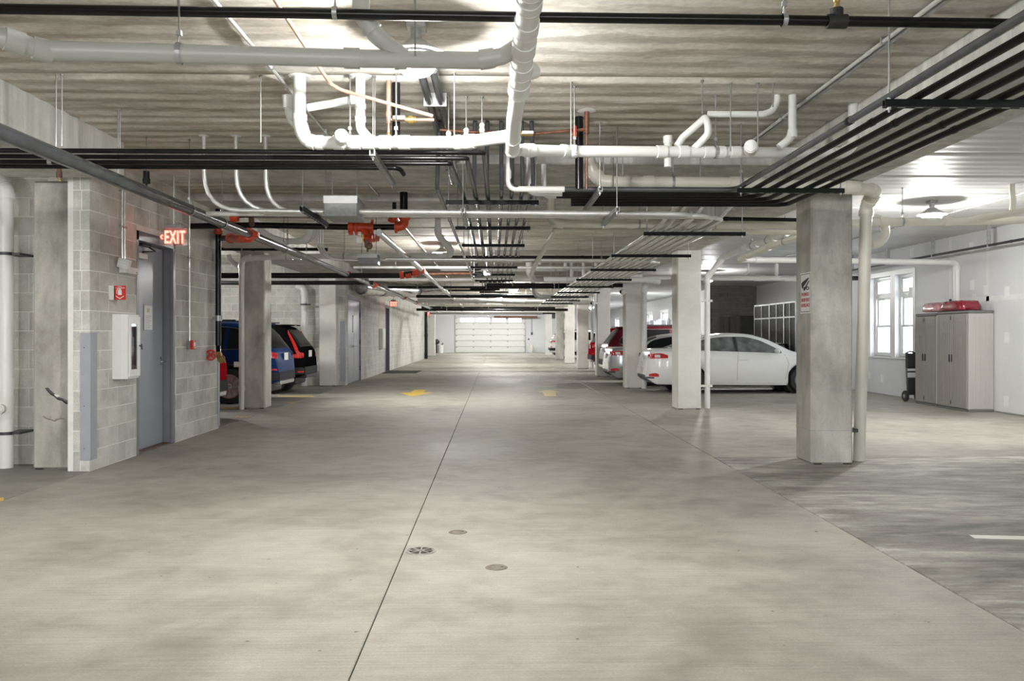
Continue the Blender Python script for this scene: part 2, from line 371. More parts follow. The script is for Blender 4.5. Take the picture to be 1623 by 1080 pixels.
# plain walls
def holes(mb, axis, c0, c1, a0, a1, z0, z1, ops):
    """wall slab between c0 and c1 on one axis, running a0..a1 on the other, with openings (a, b, za, zb)"""
    def bx(a, b, za, zb):
        if b-a < 1e-4 or zb-za < 1e-4: return
        mb.box((c0, a, za), (c1, b, zb)) if axis == 'x' else mb.box((a, c0, za), (b, c1, zb))
    x = a0
    for (a, b, za, zb) in sorted(ops):
        bx(x, a, z0, z1); bx(a, b, z0, za); bx(a, b, zb, z1); x = b
    bx(x, a1, z0, z1); return mb
TOP = CEIL+.1
# right wall with its windows (all windows keep their places for both wall and window building)
def yon(px, X=XR): return PX(px, 531, X).y
WIN = [(yon(1447), yon(1419)), (yon(1412), yon(1380)-.0)]
WZ = (.88, 2.72)
FARWIN = [(38.0+4.2*k, 39.9+4.2*k) for k in range(6)]
w1 = holes(MB(), 'x', XR, XR+.3, Y0, 21.4, -.05, TOP, [(a, b, *WZ) for a, b in WIN]).build('wall_right', M['drywall'], kind='structure', smooth=0)
holes(MB(), 'x', XR, XR+.3, 32.3, Y1, -.05, TOP, [(a, b, .9, 2.6) for a, b in FARWIN]).build('wall_right', M['drywall'], kind='structure', smooth=0)
MB().box((10.25, 21.1, -.05), (10.5, 32.6, TOP)).build('wall_right', M['drywall'], kind='structure', smooth=0)
MB().box((XR, 21.1, -.05), (10.5, 21.4, TOP)).build('wall_right', M['drywall'], kind='structure', smooth=0)
MB().box((XL-.3, Y0-.3, -.05), (XL, Y1+.3, TOP)).build('wall_left', M['mortar'], kind='structure', smooth=0)
holes(MB(), 'y', Y0-.3, Y0, XL-.3, 10.6, -.05, TOP, [(-5.5, 5.5, -.05, 2.8)]).build('wall_back', M['drywall'], kind='structure', smooth=0)  # unseen opening added so daylight comes in along the aisle
GX0, GX1, GZ = P(722, 559, Y1).x, P(833, 559, Y1).x, 2.76
holes(MB(), 'y', Y1, Y1+.3, XL-.3, 10.6, -.05, TOP, [(GX0, GX1, -.05, GZ)]).build('wall_front', M['drywall'], kind='structure', smooth=0)
# taped joints and filler patches on the near drywall
for y in (8.6, 9.82, 11.04, 12.26, 13.48, 14.7, 15.92):
    MB().box((XR-.0008, y-.045, .1), (XR+.01, y+.045, 3.28)).build('joint_tape', M['mud'], w1, smooth=0)
MB().box((XR-.0008, 5, 1.99), (XR+.01, 17.2, 2.08)).build('joint_tape', M['mud'], w1, smooth=0)
for (px, py) in ((1541,452),(1563,460),(1544,474),(1596,462),(1596,535),(1595,636),(1398,600),(1378,595),(1443,462),(1540,392),(1445,400)):
    p = PX(px, py, XR)
    MB().box((XR-.001, p.y-.07, p.z-.09), (XR+.01, p.y+.07, p.z+.09)).build('filler_patch', M['patch'], w1, smooth=0)
MB().bbox((XR-.015, Y0, 0), (XR+.01, 21.4, .025), .004).build('baseboard_right', M['galv'], kind='structure', smooth=0)
# windows
def window(n, a, b, z0, z1, X, transom=True):
    o = MB()
    for (ya, yb, za, zb) in ((a, a+.06, z0, z1), (b-.06, b, z0, z1), (a+.06, b-.06, z1-.06, z1), (a+.06, b-.06, z0, z0+.05)): o.bbox((X+.10, ya, za), (X+.2, yb, zb), .006)
    o = o.build('window_%d' % n, M['white'], kind='structure', smooth=0)
    zt = z1-.44 if transom else z1-.06
    zm = (z0+zt)/2
    if transom: MB().bbox((X+.10, a+.06, zt-.05), (X+.2, b-.06, zt+.02), .006).build('transom_bar', M['white'], o, smooth=0)
    def sash(za, zb, xo):
        m = MB()
        for (p, q, r, s) in ((a+.06, a+.105, za, zb), (b-.105, b-.06, za, zb), (a+.105, b-.105, zb-.045, zb), (a+.105, b-.105, za, za+.045)): m.bbox((X+.12+xo, p, r), (X+.155+xo, q, s), .004)
        s_ = m.build('sash', M['white'], o, smooth=0)
        MB().box((X+.135+xo, a+.105, za+.045), (X+.14+xo, b-.105, zb-.045)).build('pane', M['pane'], s_, smooth=0)
    if transom: sash(zt+.02, z1-.06, 0)
    sash(zm-.02, zt-.05 if transom else zt, .03); sash(z0+.05, zm+.02, 0)
    MB().bbox((X-.05, a-.04, z0-.035), (X+.12, b+.04, z0), .006).build('window_sill', M['white'], o, smooth=0)
    m = MB()
    m.bbox((X-.012, a-.10, z0-.035), (X+.004, a, z1+.1), .003).bbox((X-.012, b, z0-.035), (X+.004, b+.10, z1+.1), .003).bbox((X-.012, a, z1), (X+.004, b, z1+.1), .003)
    m.build('casing', M['white'], o, smooth=0)
for i, (a, b) in enumerate(WIN): window(i+1, a, b, *WZ, XR)
for i, (a, b) in enumerate(FARWIN): window(i+3, a, b, .9, 2.6, XR, False)
# concrete block walls: a mortar body with every block proud of it
BL, BH, G = .4064, .2032, .0095
bcache = {}
def blockmesh(l, h, ax, m='block'):
    k = (round(l, 3), round(h, 3), ax, m)
    if k not in bcache:
        d = .0028
        lo, hi = ((-.02, 0, 0), (d, l, h)) if ax == 'x' else ((0, -d, 0), (l, .02, h))
        bcache[k] = MB().bbox(lo, hi, .002).mesh('block', M[m], 0)
    return bcache[k]
def blockwall(name, ax, c, a0, a1, z1, body, ops=(), off=0, split=None, label=None, joined=False, m='block', mo='mortar'):
    """ax 'x': face at x=c looking to +x, running along y; ax 'y': face at y=c looking to -y, running along x"""
    o = body.build(name, M[mo], kind='structure', smooth=0)
    far = MB()
    k = 0
    while k*BH < z1-.02:
        za, zb = k*BH+G/2, min((k+1)*BH-G/2, z1); s = a0-(BL/2 if (k+off) % 2 else 0)
        while s < a1:
            pa, pb = max(s+G/2, a0), min(s+BL-G/2, a1); segs = [(pa, pb)] if pb-pa > .03 else []
            for (oa, ob, oz0, oz1) in ops:
                if zb > oz0+.02 and za < oz1-.02:
                    n = []
                    for (p, q) in segs:
                        if q <= oa or p >= ob: n.append((p, q)); continue
                        if oa-p > .03: n.append((p, oa))
                        if q-ob > .03: n.append((ob, q))
                    segs = n
            for (p, q) in segs:
                if joined:
                    far.bbox((c-.02, p, za), (c+.003, q, zb), .002)
                else:
                    link('block', blockmesh(q-p, zb-za, ax, m), o, loc=(c, p, za) if ax == 'x' else (p, c, za))
            s += BL
        k += 1
    if joined: far.build('block', M['block'], o, smooth=0, kind='stuff')
    return o
# near stair core
D1 = (PX(216, 600, XW).y, PX(277, 600, XW).y, -.05, 2.58)
YC, YE = 8.38, 12.25
body = holes(MB(), 'x', XW-.22, XW, YC, YE, -.05, TOP, [D1])
core1 = blockwall('wall_left', 'x', XW, YC, YE, CEIL, body, [D1])
body = MB().box((XL, 8.86, -.05), (XW-.2, 9.06, TOP))
blockwall('wall_left', 'y', 8.86, -6.4, -4.76, CEIL, body)
# the narrow return beside the pier
k = 0
ret = [o for o in COL.objects if o.name.startswith('wall_left')][-1]
while k*BH < CEIL-.03:
    za, zb = k*BH+G/2, min((k+1)*BH-G/2, CEIL)
    for (p, q) in (((-4.265, -4.185), (-4.175, XW)) if k % 2 else ((-4.265, -4.20), (-4.19, XW))):
        link('block', blockmesh(q-p, zb-za, 'y'), ret, loc=(p, YC, za))
    k += 1
MB().box((XL, YE-.2, -.05), (XW-.21, YE, TOP)).build('wall_left', M['mortar'], kind='structure', smooth=0)
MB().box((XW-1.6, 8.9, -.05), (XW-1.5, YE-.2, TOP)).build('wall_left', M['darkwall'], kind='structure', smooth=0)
# far core with the double door
YF = 22.5
D2 = (PX(551, 600, XW).y, PX(572, 600, XW).y, -.05, 2.5)
D3 = (30.6, 31.9, -.05, 2.5)
body = holes(MB(), 'x', XW-.22, XW, YF, 47.2, -.05, TOP, [D2, D3])
core2 = blockwall('wall_left', 'x', XW, YF, 47.2, CEIL, body, [D2, D3], joined=True)
body = MB().box((XL, YF, -.05), (XW-.2, YF+.2, TOP))
blockwall('wall_left', 'y', YF, -8.0, XW-.0, CEIL, body, [(-4.74, -4.28, 0, 2.93)])
MB().box((XL, 47.0, -.05), (XW-.21, 47.2, TOP)).build('wall_left', M['mortar'], kind='structure', smooth=0)
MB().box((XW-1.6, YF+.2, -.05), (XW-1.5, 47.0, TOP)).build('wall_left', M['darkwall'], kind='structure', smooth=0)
# dark block wall closing the storage recess
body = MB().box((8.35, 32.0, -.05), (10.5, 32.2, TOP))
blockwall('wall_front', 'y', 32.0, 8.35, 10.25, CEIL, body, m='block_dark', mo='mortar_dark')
for o in [q for q in COL.objects if q.parent and q.parent.name.startswith('wall_front') and q.name.startswith('block')]: pass
# ------------------------------------------------------------------ columns
def column(label, x0, x1, y0, y1, top, m='column', lift=True, collar=True):
    b = MB().bbox((x0, y0, .0), (x1, y1, top), .022)
    o = b.build('concrete_column', M[m], smooth=0, label=label, cat='column', kind='thing')
    MB().box((x0+.03, y0-.004, .0), (x0+.11, y0+.02, .012)).box((x1-.1, y0-.004, 0), (x1-.02, y0+.02, .012)).build('base_shim', M['plastic'], o, smooth=0)
    if collar: MB().box((x0-.0015, y0-.0015, .358), (x1+.0015, y1+.0015, .362)).build('form_seam', M['boxgrey'], o, smooth=0)
    return o
CY_R = [8.66, 15.1, 21.1, 27.1, 33.4, 39.3, 45.4, 55.2]
clab = ['stained concrete column with the video surveillance sign, nearest the camera', 'pale concrete column standing in front of the white sedan', 'pale concrete column behind the tail of the white sedan',
        'pale concrete column beyond the silver sedan', 'concrete column with a shaded top, behind the one beyond the silver sedan', 'concrete column sixth along the window side row', 'dark concrete column near the far end of the window side row', 'last concrete column beside the sectional garage door']
for i, y in enumerate(CY_R):
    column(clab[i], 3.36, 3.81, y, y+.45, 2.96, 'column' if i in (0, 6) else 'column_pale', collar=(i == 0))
column('scuffed concrete pier with a dark gouge beside the block stair wall', -4.74, -4.275, 8.50, 8.88, 2.96, 'column', collar=False)
column('concrete column between the red car and the blue SUV', -4.76, -4.30, 15.4, 15.86, 2.95, 'column', collar=False)
column('concrete pier at the corner of the far block wall, left of the grey double door', -4.74, -4.28, 22.15, 22.52, 2.95, 'column_pale', collar=False)
column('white painted column beside the far exit, near the garage door', -4.40, -3.92, 53.4, 53.85, 3.31, 'column_pale', collar=False)
# gouge and scrape on the near pier
pier = [o for o in COL.objects if o.get('label', '').startswith('scuffed')][0]
def scrape(pts, w, m, name):
    w *= 1.5
    c = [P(px, py, 8.497) for px, py in pts]; n = len(c); up = Vector((0,0,1)); top = []; bot = []
    for i, p in enumerate(c):
        k = w*(.5+.5*random.random())*(.35 if i in (0, n-1) else 1); top.append(p+up*k); bot.append(p-up*k*random.uniform(.6, 1.1))
    MB().grid([[q+Vector((0,.004,0)) for q in top], [q+Vector((0,-.0035,0)) for q in c], [q+Vector((0,.004,0)) for q in bot]]).build(name, M[m], pier, 0)
scrape([(72,616),(76,619),(80,623),(86,627),(91,632),(98,634),(104,637),(110,640),(117,643),(123,648)], .026, 'steeldark', 'gouge')
scrape([(86,626),(90,629),(94,628)], .018, 'offwhite', 'chipped_edge')
scrape([(68,660),(74,663),(80,664),(87,667),(93,664),(99,662),(104,665)], .02, 'ironpale', 'scrape')
scrape([(108,664),(115,668),(120,672)], .02, 'ironpale', 'scrape')
# ------------------------------------------------------------------ light fixtures
def fixture(label, x, y, lens=True, zt=CEIL, drop=0):
    o = empty('ceiling_lamp', label, 'lamp', group='garage ceiling lamps')
    z = zt-drop
    MB().bbox((-.06,-.06,z-.04), (.06,.06,z), .006).cyl((0,0,z-.11), (0,0,z-.03), .035, 12).build('mounting_box', M['galv'], o)
    if drop: MB().cyl((0,0,z-.02), (0,0,CEIL), .011, 8).build('stem', M['galv'], o)
    MB().lathe([(.0,z-.10), (.05,z-.105), (.09,z-.14), (.13,z-.165), (.194,z-.196), (.196,z-.204), (.14,z-.2), (.0,z-.2)], 28).build('housing', M['boxlight'], o, 40)
    MB().lathe([(.130,z-.206), (.13,z-.235), (.118,z-.275), (.085,z-.31), (.04,z-.327), (.0,z-.33)], 14).build('lens', M['lens'], o, 60)
    MB().lathe([(.145,z-.199), (.146,z-.214), (.134,z-.214), (.132,z-.2)], 24).build('retaining_ring', M['galv'], o, 40)
    o.location = (x, y, 0); return o
l1 = P(660, 100, 5.06)
fixture('round ceiling lamp glowing behind the grey drain pipe, nearest the camera', l1.x, 5.06)
fixture('round ceiling lamp over the parking bay beside the window', P(1477, 338, 11.6).x, 11.6)
fixture('round ceiling lamp half hidden behind a white waste riser', -1.12, 17.2)
fixture('small bright aisle lamp above the far end of the aisle', .70, 31)
for (lab, x, y) in (('round lamp over the bay behind the camera', 6.2, -1), ('round aisle lamp behind the camera', -.3, -7), ('round lamp over the bay where the white sedan is parked', 6.4, 24.4), ('round lamp over the far bay with the red car', 6.4, 37.5), ('round lamp over the far bay near the garage door', 6.0, 51),
        ('round lamp over the shaded bay left of the stair wall', -6.6, 3), ('round lamp over the bay with the blue and black cars', -7.4, 18.5), ('aisle lamp near the far exit sign', -.3, 43.5), ('added fill lamp in front of the garage door', 1.6, 59.5), ('second added fill lamp in front of the garage door', -2.0, 59.5), ('added fill lamp over the aisle between the far pipes', .2, 37.4), ('added fill lamp over the aisle near the last pipes', -.8, 51)):  # last four are added lamps that brighten the far end
    fixture(lab, x, y)
# ------------------------------------------------------------------ waste and drain pipes
WP = 'white plastic waste pipes'
RY = 1.92*F
def cz(py): return RY/(531-py)            # depth at which the ceiling shows at this row
# B: big grey pipe across the near ceiling
b = pp([(-40,52,3.85),(18,64,3.9),(70,80,4.0),(250,84,4.15),(570,93,4.3),(755,96,4.45),(796,90,4.45),(824,72,4.4)])
B = pipe('drain_pipe', 'large grey plastic drain pipe crossing under the nearest ceiling planks', 'pipe', b, .046, M['pvc_grey'], .07, None, [.06,.105,.655,.925], [.335], 16)
br = pp([(572,-60,4.25),(572,22,4.25),(598,58,4.29),(642,92,4.37)])
MB().tube(fillet(br, .08)[0], .045, 16).build('branch', M['pvc_grey'], B, 40)
for p, q in ((br[1], br[2]),): MB().cyl(p+(q-p)*.55, p+(q-p)*.75, .051, 16).build('coupling', M['pvc_grey'], B, 40)
MB().cyl(P(626,95,4.36), P(645,96,4.37), .05, 16).build('coupling', M['pvc_grey'], B, 40)
rod(P(658,88,4.3), B); 
# C: sloping main over the aisle
c = pp([(846,-60,3.55),(838,10,3.9),(830,80,4.35),(822,145,4.8),(815,190,5.3),(812,238,5.9)])
C = pipe('drain_pipe', 'thick white drain pipe running away overhead along the middle of the aisle', 'pipe', c[:4], .0575, M['pvc'], .2, None, (), (), 18)
for (t, l) in ((.16,.05), (.30,.03), (.47,.05), (.63,.06), (.80,.05), (.95,.05)):
    i = t*3; k = min(int(i), 2); a_ = c[k]+(c[k+1]-c[k])*(i-k); d = (c[k+1]-c[k]).normalized()
    MB().cyl(a_-d*l, a_+d*l, .064, 18).cyl(a_+d*l, a_+d*(l+.007), .0655, 18).build('coupling', M['pvc'], C, 40)
MB().cyl(c[3], c[3]+(c[4]-c[3])*.12, .064, 18, .052).tube(c[3:], .050, 16).build('lower_run', M['pvc'], C, 40)
MB().cyl(P(826,118,4.6), P(848,112,4.66), .045, 14).build('side_inlet', M['pvc'], C, 40)
MB().cyl(c[-1]-(c[-1]-c[-2]).normalized()*.25, c[-1]-(c[-1]-c[-2]).normalized()*.22, .057, 16).ball(c[-1], .056, n=16, m=10).build('elbow', M['pvc'], C, 40)
# D: bright run left of the main
Yd = 6.1
d = pp([(474,124,cz(124)-.02),(475,195,6.1),(484,222,6.1),(500,226,6.1),(735,226,5.95),(806,216,5.75)])
d[0] = V(d[1].x, d[1].y, CEIL)
D = pipe('waste_pipe', 'bright white waste pipe below the nearest lamp, turning up at one end', 'pipe', d, .0455, M['pvc'], .12, 'elbow', [.36,.42,.47,.53,.6,.84], [.40,.57], 16, WP)
r = pp([(571,132,6.1),(571,150,6.1),(571,205,6.1),(590,226,6.08)]); r[0].z = CEIL
MB().tube(fillet(r, .08)[0], .036, 14).build('riser', M['pvc'], D, 40)
for py in (165, 185): MB().cyl(P(571,py,6.1), P(571,py+9,6.1), .042, 14).build('coupling', M['pvc'], D, 40)
MB().cyl(P(488,171,6.15), P(566,157,6.12), .03, 14).build('branch', M['pvc'], D, 40)
MB().cyl(P(556,159,6.12), P(566,157,6.12), .037, 14).build('coupling', M['pvc'], D, 40)
t = pp([(457,152,6.2),(458,178,6.2),(462,190,6.2),(472,200,6.15)])
MB().tube(fillet(t, .05)[0], .032, 14).cyl(t[0], P(457,172,6.2), .046, 14, .04).build('trap_inlet', M['pvc'], D, 40)
MB().cyl(P(541,222,6.05), P(541,215,5.93), .05, 16).cyl(P(541,215,5.93), P(541,214,5.91), .043, 16).build('cleanout_plug', M['pvc'], D, 40)
for (px, py) in ((474,121),(571,131)): 
    q = d[0] if px == 474 else r[0]
    MB().lathe([(.075,-.012),(.085,0)], 14, Matrix.Translation(q)).build('sealant_collar', M['patch'], D, 40)
# E: white run right of the main
e = pp([(822,238,6.0),(900,240,6.3),(1110,241,6.5),(1330,243,6.75),(1352,232,6.75),(1352,160,6.75)]); e[-1] = V(e[-2].x, e[-2].y, CEIL)
E = pipe('waste_pipe', 'white waste pipe crossing beside the black conduit rack, with two traps above it', 'pipe', e, .044, M['pvc'], .1, 'elbow', [.03,.38,.435,.50,.53,.57], [.165,.52], 16, WP)
MB().tube(fillet(pp([(1073,232,6.5),(1082,218,6.5),(1112,192,6.45),(1118,186,6.45),(1122,196,6.4),(1123,212,6.4),(1112,224,6.45),(1098,238,6.5)]), .06)[0], .029, 14).build('trap', M['pvc'], E, 40)
MB().tube(fillet(pp([(1122,181,6.5),(1130,181,6.5),(1210,181,6.5),(1224,176,6.5),(1232,160,6.5),(1232,144,6.5)]), .07)[0], .026, 14).build('trap_arm', M['pvc'], E, 40)
MB().tube(fillet(pp([(1256,143,6.5),(1256,205,6.5),(1252,220,6.5),(1235,234,6.5)]), .07)[0], .032, 14).build('riser', M['pvc'], E, 40)
MB().cyl(P(1256,206,6.5), P(1256,218,6.5), .038, 14).build('coupling', M['pvc'], E, 40)
MB().cyl(P(1190,238,6.5), P(1190,232,6.35), .052, 16).cyl(P(1190,232,6.35), P(1190,231,6.32), .044, 16).build('cleanout_plug', M['pvc'], E, 40)
MB().cyl(P(1059,218,6.9), P(1059,265,6.9), .034, 14).cyl(P(1059,216,6.9), P(1059,228,6.9), .042, 14).build('stub', M['pvc'], E, 40)
rod(P(1113,180,6.15), E); rod(P(1225,170,6.2), E)
# O: run below the rack that drops down beside the near column
o_ = pp([(934,262,8.5),(942,275,8.5),(955,288,8.45),(1000,289,8.4),(1200,291,8.3),(1352,297,8.25),(1386,299,8.35)])
o_[0].z = 3.2
Oo = pipe('waste_pipe', 'cream waste pipe turning down beside the near column', 'pipe', o_[:-1]+[V(3.98, 8.5, o_[-1].z), V(3.98, 8.72, o_[-1].z-.12), V(3.98, 8.9, 0.0)], .062, M['pvc_cream'], .1, 'elbow', [.12,.26], [.16,.27], 16, WP)
for z in (2.0, .34): MB().bbox((3.80,8.83,z-.02), (3.99,8.99,z+.02), .006).cyl((3.98,8.9,z-.02), (3.98,8.9,z+.02), .070, 16).build('pipe_clamp', M['steeldark'], Oo, 40)
MB().cyl((3.84,8.9,0), (3.84,8.9,2.9), .014, 8).build('conduit_beside', M['galv'], Oo, 40)
# N/P : the run passing behind the near column to the window wall
n_ = pp([(872,318,10.9),(872,345,10.9),(882,355,10.9),(1000,356,10.8),(1265,357,10.7),(1400,352,10.6),(1540,351,10.5),(1700,347,10.4)])
n_[0].z = CEIL
N1 = pipe('waste_pipe', 'long cream waste pipe passing behind the near column towards the window wall', 'pipe', n_, .052, M['pvc_cream'], .12, 'elbow', [.16,.30,.78], [.22,.36,.70], 16, WP)
MB().tube(fillet(pp([(1530,350,10.5),(1560,345,10.4),(1640,332,10.1)]), .2)[0], .044, 14).build('branch', M['pvc_cream'], N1, 40)
MB().tube(fillet(pp([(1604,262,10.3),(1604,300,10.3),(1606,318,10.3),(1604,336,10.3)]), .1)[0], .034, 14).cyl(P(1604,266,10.3), P(1604,282,10.3), .042, 14).build('riser', M['pvc_cream'], N1, 40)
q = P(1382,345,10.65); ar = [q+V(0,0,-.18)+V(math.sin(t)*.18*1.0,0,math.cos(t)*.18)*1.0 for t in [math.pi*k/10 for k in range(11)]]
MB().tube(ar, .055, 14).build('return_bend', M['pvc_cream'], N1, 40)
nn = pp([(882,365,11.4),(1000,365,11.4),(1120,367,11.4)])
N2 = pipe('waste_pipe', 'cream waste pipe tucked under the long run behind the near column', 'pipe', pp([(842,436,13.6),(848,420,13.2),(862,396,12.3),(880,366,11.4)])+nn+pp([(1266,369,11.5)]), .036, M['pvc_cream'], .1, 'elbow', [.55,.62], [.7], 14, WP)
# Q: runs in the bay beside the window
q_ = pp([(1172,412,15.2),(1290,413,15.3)]); q_ += [V(8.86, 15.57, P(1518,416,15.57).z), V(8.86, 15.57, 0)] 
Q1 = pipe('waste_pipe', 'white waste pipe that drops down the wall behind the tan cabinets', 'pipe', q_, .056, M['pvc'], .1, 'elbow', [.05], [.30], 16, WP)
Q2 = pipe('waste_pipe', 'white waste pipe level with the top of the storage cages', 'pipe', pp([(1112,441,17.2),(1200,441,17.2),(1330,442,17.2)]), .056, M['pvc'], .1, None, [.4,.44,.62,.68], [.79], 16, WP)
for (px, a_, b_, rr) in ((1186, 418, 432, .02), (1231, 418, 438, .04)):
    MB().tube(fillet(pp([(px,a_,17.2),(px,b_,17.2),(px-(8 if rr < .03 else 0),b_+6,17.2)]), .08)[0], rr, 12).build('stub', M['pvc'], Q2, 40)
R1 = pipe('waste_pipe', 'white riser beside the column at the white sedan, bending away overhead', 'pipe', [V(P(1121,640,15.35).x, 15.35, 0)]+pp([(1121,440,15.35),(1146,408,15.2),(1182,393,14.6),(1225,378,14.0),(1248,370,13.6)]), .052, M['pvc'], .14, 'elbow', [.69,.74,.82,.90], [.80,.88], 16, WP)
for z in (2.02, .42): MB().cyl((R1.data.vertices[0].co.x, 15.35, z-.02), (R1.data.vertices[0].co.x, 15.35, z+.02), .062, 14).box((3.8,15.3,z-.018), (3.95,15.4,z+.018)).build('pipe_clamp', M['offwhite'], R1, 40)
R2 = pipe('waste_pipe', 'cream waste pipe rising over the bay behind the near column', 'pipe', pp([(1172,412,14.0),(1212,394,13.4),(1267,375,12.4),(1330,350,11.6)]), .052, M['pvc_cream'], .14, None, [.06,.30], [.5], 16, WP)
# left riser next to the pier
S0 = P(8, 600, 8.6).x
Sp = pipe('drain_pipe', 'white floor-to-ceiling drain riser against the dark block wall', 'pipe', [V(S0, 8.62, 0), V(S0, 8.62, 2.9), V(S0-.12, 8.62, 3.05), V(S0-1.0, 8.62, 3.08)], .068, M['pvc'], .14, 'elbow', [.22], (), 18)
for z in (2.22, .36): MB().cyl((S0,8.62,z-.016), (S0,8.62,z+.016), .076, 16).box((S0, 8.6, z-.012), (S0+.15, 8.86, z+.012)).build('pipe_clamp', M['steeldark'], Sp, 40)
MB().cyl((S0,8.5,.62), (S0,8.54,.62), .05, 16).cyl((S0,8.49,.62), (S0,8.5,.62), .035, 12).cyl((S0,8.62,.5), (S0,8.62,.74), .078, 16).build('cleanout_plug', M['offwhite'], Sp, 40)
# L : run across the aisle beyond the red valve, dropping beside the column between the cars
L0 = [V(P(383,600,15.25).x, 15.25, 0), V(P(383,600,15.25).x, 15.25, P(383,410,15.25).z)]+pp([(460,407,15.1),(600,406,14.6),(710,406,13.8),(716,398,13.7),(694,372,13.6),(694,346,13.5)])
L0[-1].z = CEIL
L1 = pipe('waste_pipe', 'white waste pipe crossing the aisle and dropping beside the column at the parked cars', 'pipe', L0, .05, M['pvc'], .14, 'elbow', [.05,.5,.68,.74], [.62,.47], 16, WP)
MB().cyl(P(371,578,15.2), P(383,578,15.25), .05, 14).build('cleanout_plug', M['offwhite'], L1, 40)
MB().tube(pp([(362,404,15.6),(364,412,15.6),(380,424,15.4)]), .05, 12).build('trap', M['pvc'], L1, 40)
M1 = pipe('waste_pipe', 'slender white pipe crossing high in front of the far pipes', 'pipe', pp([(585,443,21.5),(700,443.5,21.5),(912,443,21.5),(1063,441,21.5)]), .045, M['pvc'], .2, 'elbow', [.25,.66,.72], [.45,.6], 14, WP)
MB().tube(fillet(pp([(838,402,20),(838,432,20.3),(846,443,20.8),(862,443,21.4)]), .3)[0], .075, 14).build('riser', M['pvc'], M1, 40)
MB().cyl(P(906,406,21.4), P(906,442,21.5), .05, 12).build('riser', M['pvc'], M1, 40)
K1 = pipe('waste_pipe', 'thick white pipe crossing low before the garage door end', 'pipe', pp([(662,477,31),(760,478,31),(938,480,31)]), .085, M['pvc'], .3, None, [.34,.5,.9], [.2,.62], 14, WP)
K2 = pipe('waste_pipe', 'white pipe with an upturned end beside the far conduit rack', 'pipe', pp([(845,445,25.5),(846,465,25.5),(856,471,25.5),(905,471,25.5)]), .065, M['pvc'], .35, 'elbow', [.6], (), 14, WP)
K3 = pipe('waste_pipe', 'drain pipe over the pale sedan column, turning down behind it', 'pipe', pp([(862,443.5,20.6),(1030,444,20.6),(1046,447,20.6)])+[V(P(1021,455,21.0).x+.0, 21.0, P(1021,448,21.0).z), V(P(1021,455,21.0).x, 21.0, 0)], .07, M['pvc'], .2, 'elbow', [.3], (), 14, WP)
K4 = pipe('waste_pipe', 'upright white riser behind the fifth column', 'pipe', [V(3.95,33.4,0), V(3.95,33.4,3.29)], .06, M['pvc'], .2, None, [.8,.1], (), 12, WP)
K5 = pipe('waste_pipe', 'white riser standing in the bay behind the black SUV', 'pipe', [V(P(482,600,22.25).x,22.25,0), V(P(482,460,22.25).x,22.25,P(482,458,22.25).z), V(P(476,455,22.25).x-.1,22.3,P(476,454,22.25).z)], .085, M['pvc'], .15, 'elbow', [.1], (), 14, WP)
for z in (2.2,): MB().cyl((P(482,600,22.25).x,22.25,z-.02), (P(482,600,22.25).x,22.25,z+.02), .1, 12).box((P(482,600,22.25).x,22.22,z-.02), (P(492,600,22.25).x,22.28,z+.02)).build('pipe_clamp', M['steeldark'], K5, 40)
# left thin white loops between the conduits and the diagonal main
K6 = pipe('waste_pipe', 'small white looping waste pipe behind the diagonal main', 'pipe', pp([(412,355,13.0),(413,366,13.0),(425,374,13.0),(450,383,13.0),(480,382,13.0),(490,374,13.0),(491,352,13.0)]), .045, M['pvc'], .14, 'elbow', (), [.5], 12, WP)
K6b = pipe('waste_pipe', 'second upturned white waste pipe beside the looping one', 'pipe', pp([(466,384,13.3),(489,382,13.3),(498,374,13.3),(499,352,13.3)]), .04, M['pvc'], .14, 'elbow', (), (), 12, WP)
# thin cluster behind: short risers over the far aisle
for i, (px, a_, b_) in enumerate(((872,402,428),(896,402,426),(925,386,446),(945,404,424),(855,400,420))):
    pipe('waste_stub', 'short white drop pipe %s in the cluster beyond the diagonal branch' % ORD[i], 'pipe', [V(P(px,420,21).x, 21, CEIL), P(px,b_,21)], .045, M['pvc'], .1, None, [.6], (), 12, 'white drop pipes of the far cluster')
# ------------------------------------------------------------------ sprinkler mains
A = pipe('sprinkler_pipe', 'black sprinkler pipe spanning the whole view under the nearest planks', 'pipe', pp([(-420,8,4.2),(400,20,4.2),(820,27,4.2),(1240,32,4.2),(1606,38,4.2)]), .0265, M['black'], .2, None, (), (), 14)
for px in (531, 1243):
    p = P(px, 21 if px < 600 else 32, 4.2); hanger(p, V(1,0,0), .0265, A)
for px in (282, 657): rod(P(px, 19 if px < 300 else 25, 4.23), A)
p = P(1326, 34, 4.2); MB().cyl(p-V(.05,0,0), p+V(.05,0,0), .037, 14).cyl(p, p+V(0,0,.065), .033, 14).build('tee', M['rubber'], A, 40)
MB().cyl(p+V(0,0,.06), p+V(0,0,.075), .022, 8).cyl(p+V(0,0,.07), p+V(0,0,.13), .013, 8).ball(p+V(0,0,.11), .02).cyl(p+V(0,0,.125), p+V(0,0,.13), .026, 12).build('sprinkler_head', M['brass'], A, 40)
J0 = PX(0, 207, -3.0)
jpts = [V(-3.0, 3.2, 2.61), V(-3.0, 16, 2.605), V(-3.0, 44.0, 2.6)]
J = pipe('sprinkler_main', 'thick dark grey sprinkler main slanting down the left of the aisle', 'pipe', jpts, .052, M['mainsteel'], .3, None, (), (), 16)
for px in (300, 352, 450, 573): 
    q = PX(px, 400, -3.0); hanger(V(-3.0, q.y, 2.607), V(0,1,0), .052, J)
for px in (396, 553, 592, 640, 660): 
    q = PX(px, 400, -3.0); MB().cyl((-3.0,q.y-.06,2.606), (-3.0,q.y+.06,2.606), .075, 14).bbox((-3.11,q.y-.05,2.57), (-2.89,q.y+.05,2.64), .01).build('grooved_coupling', M['orange_red'], J, 40)
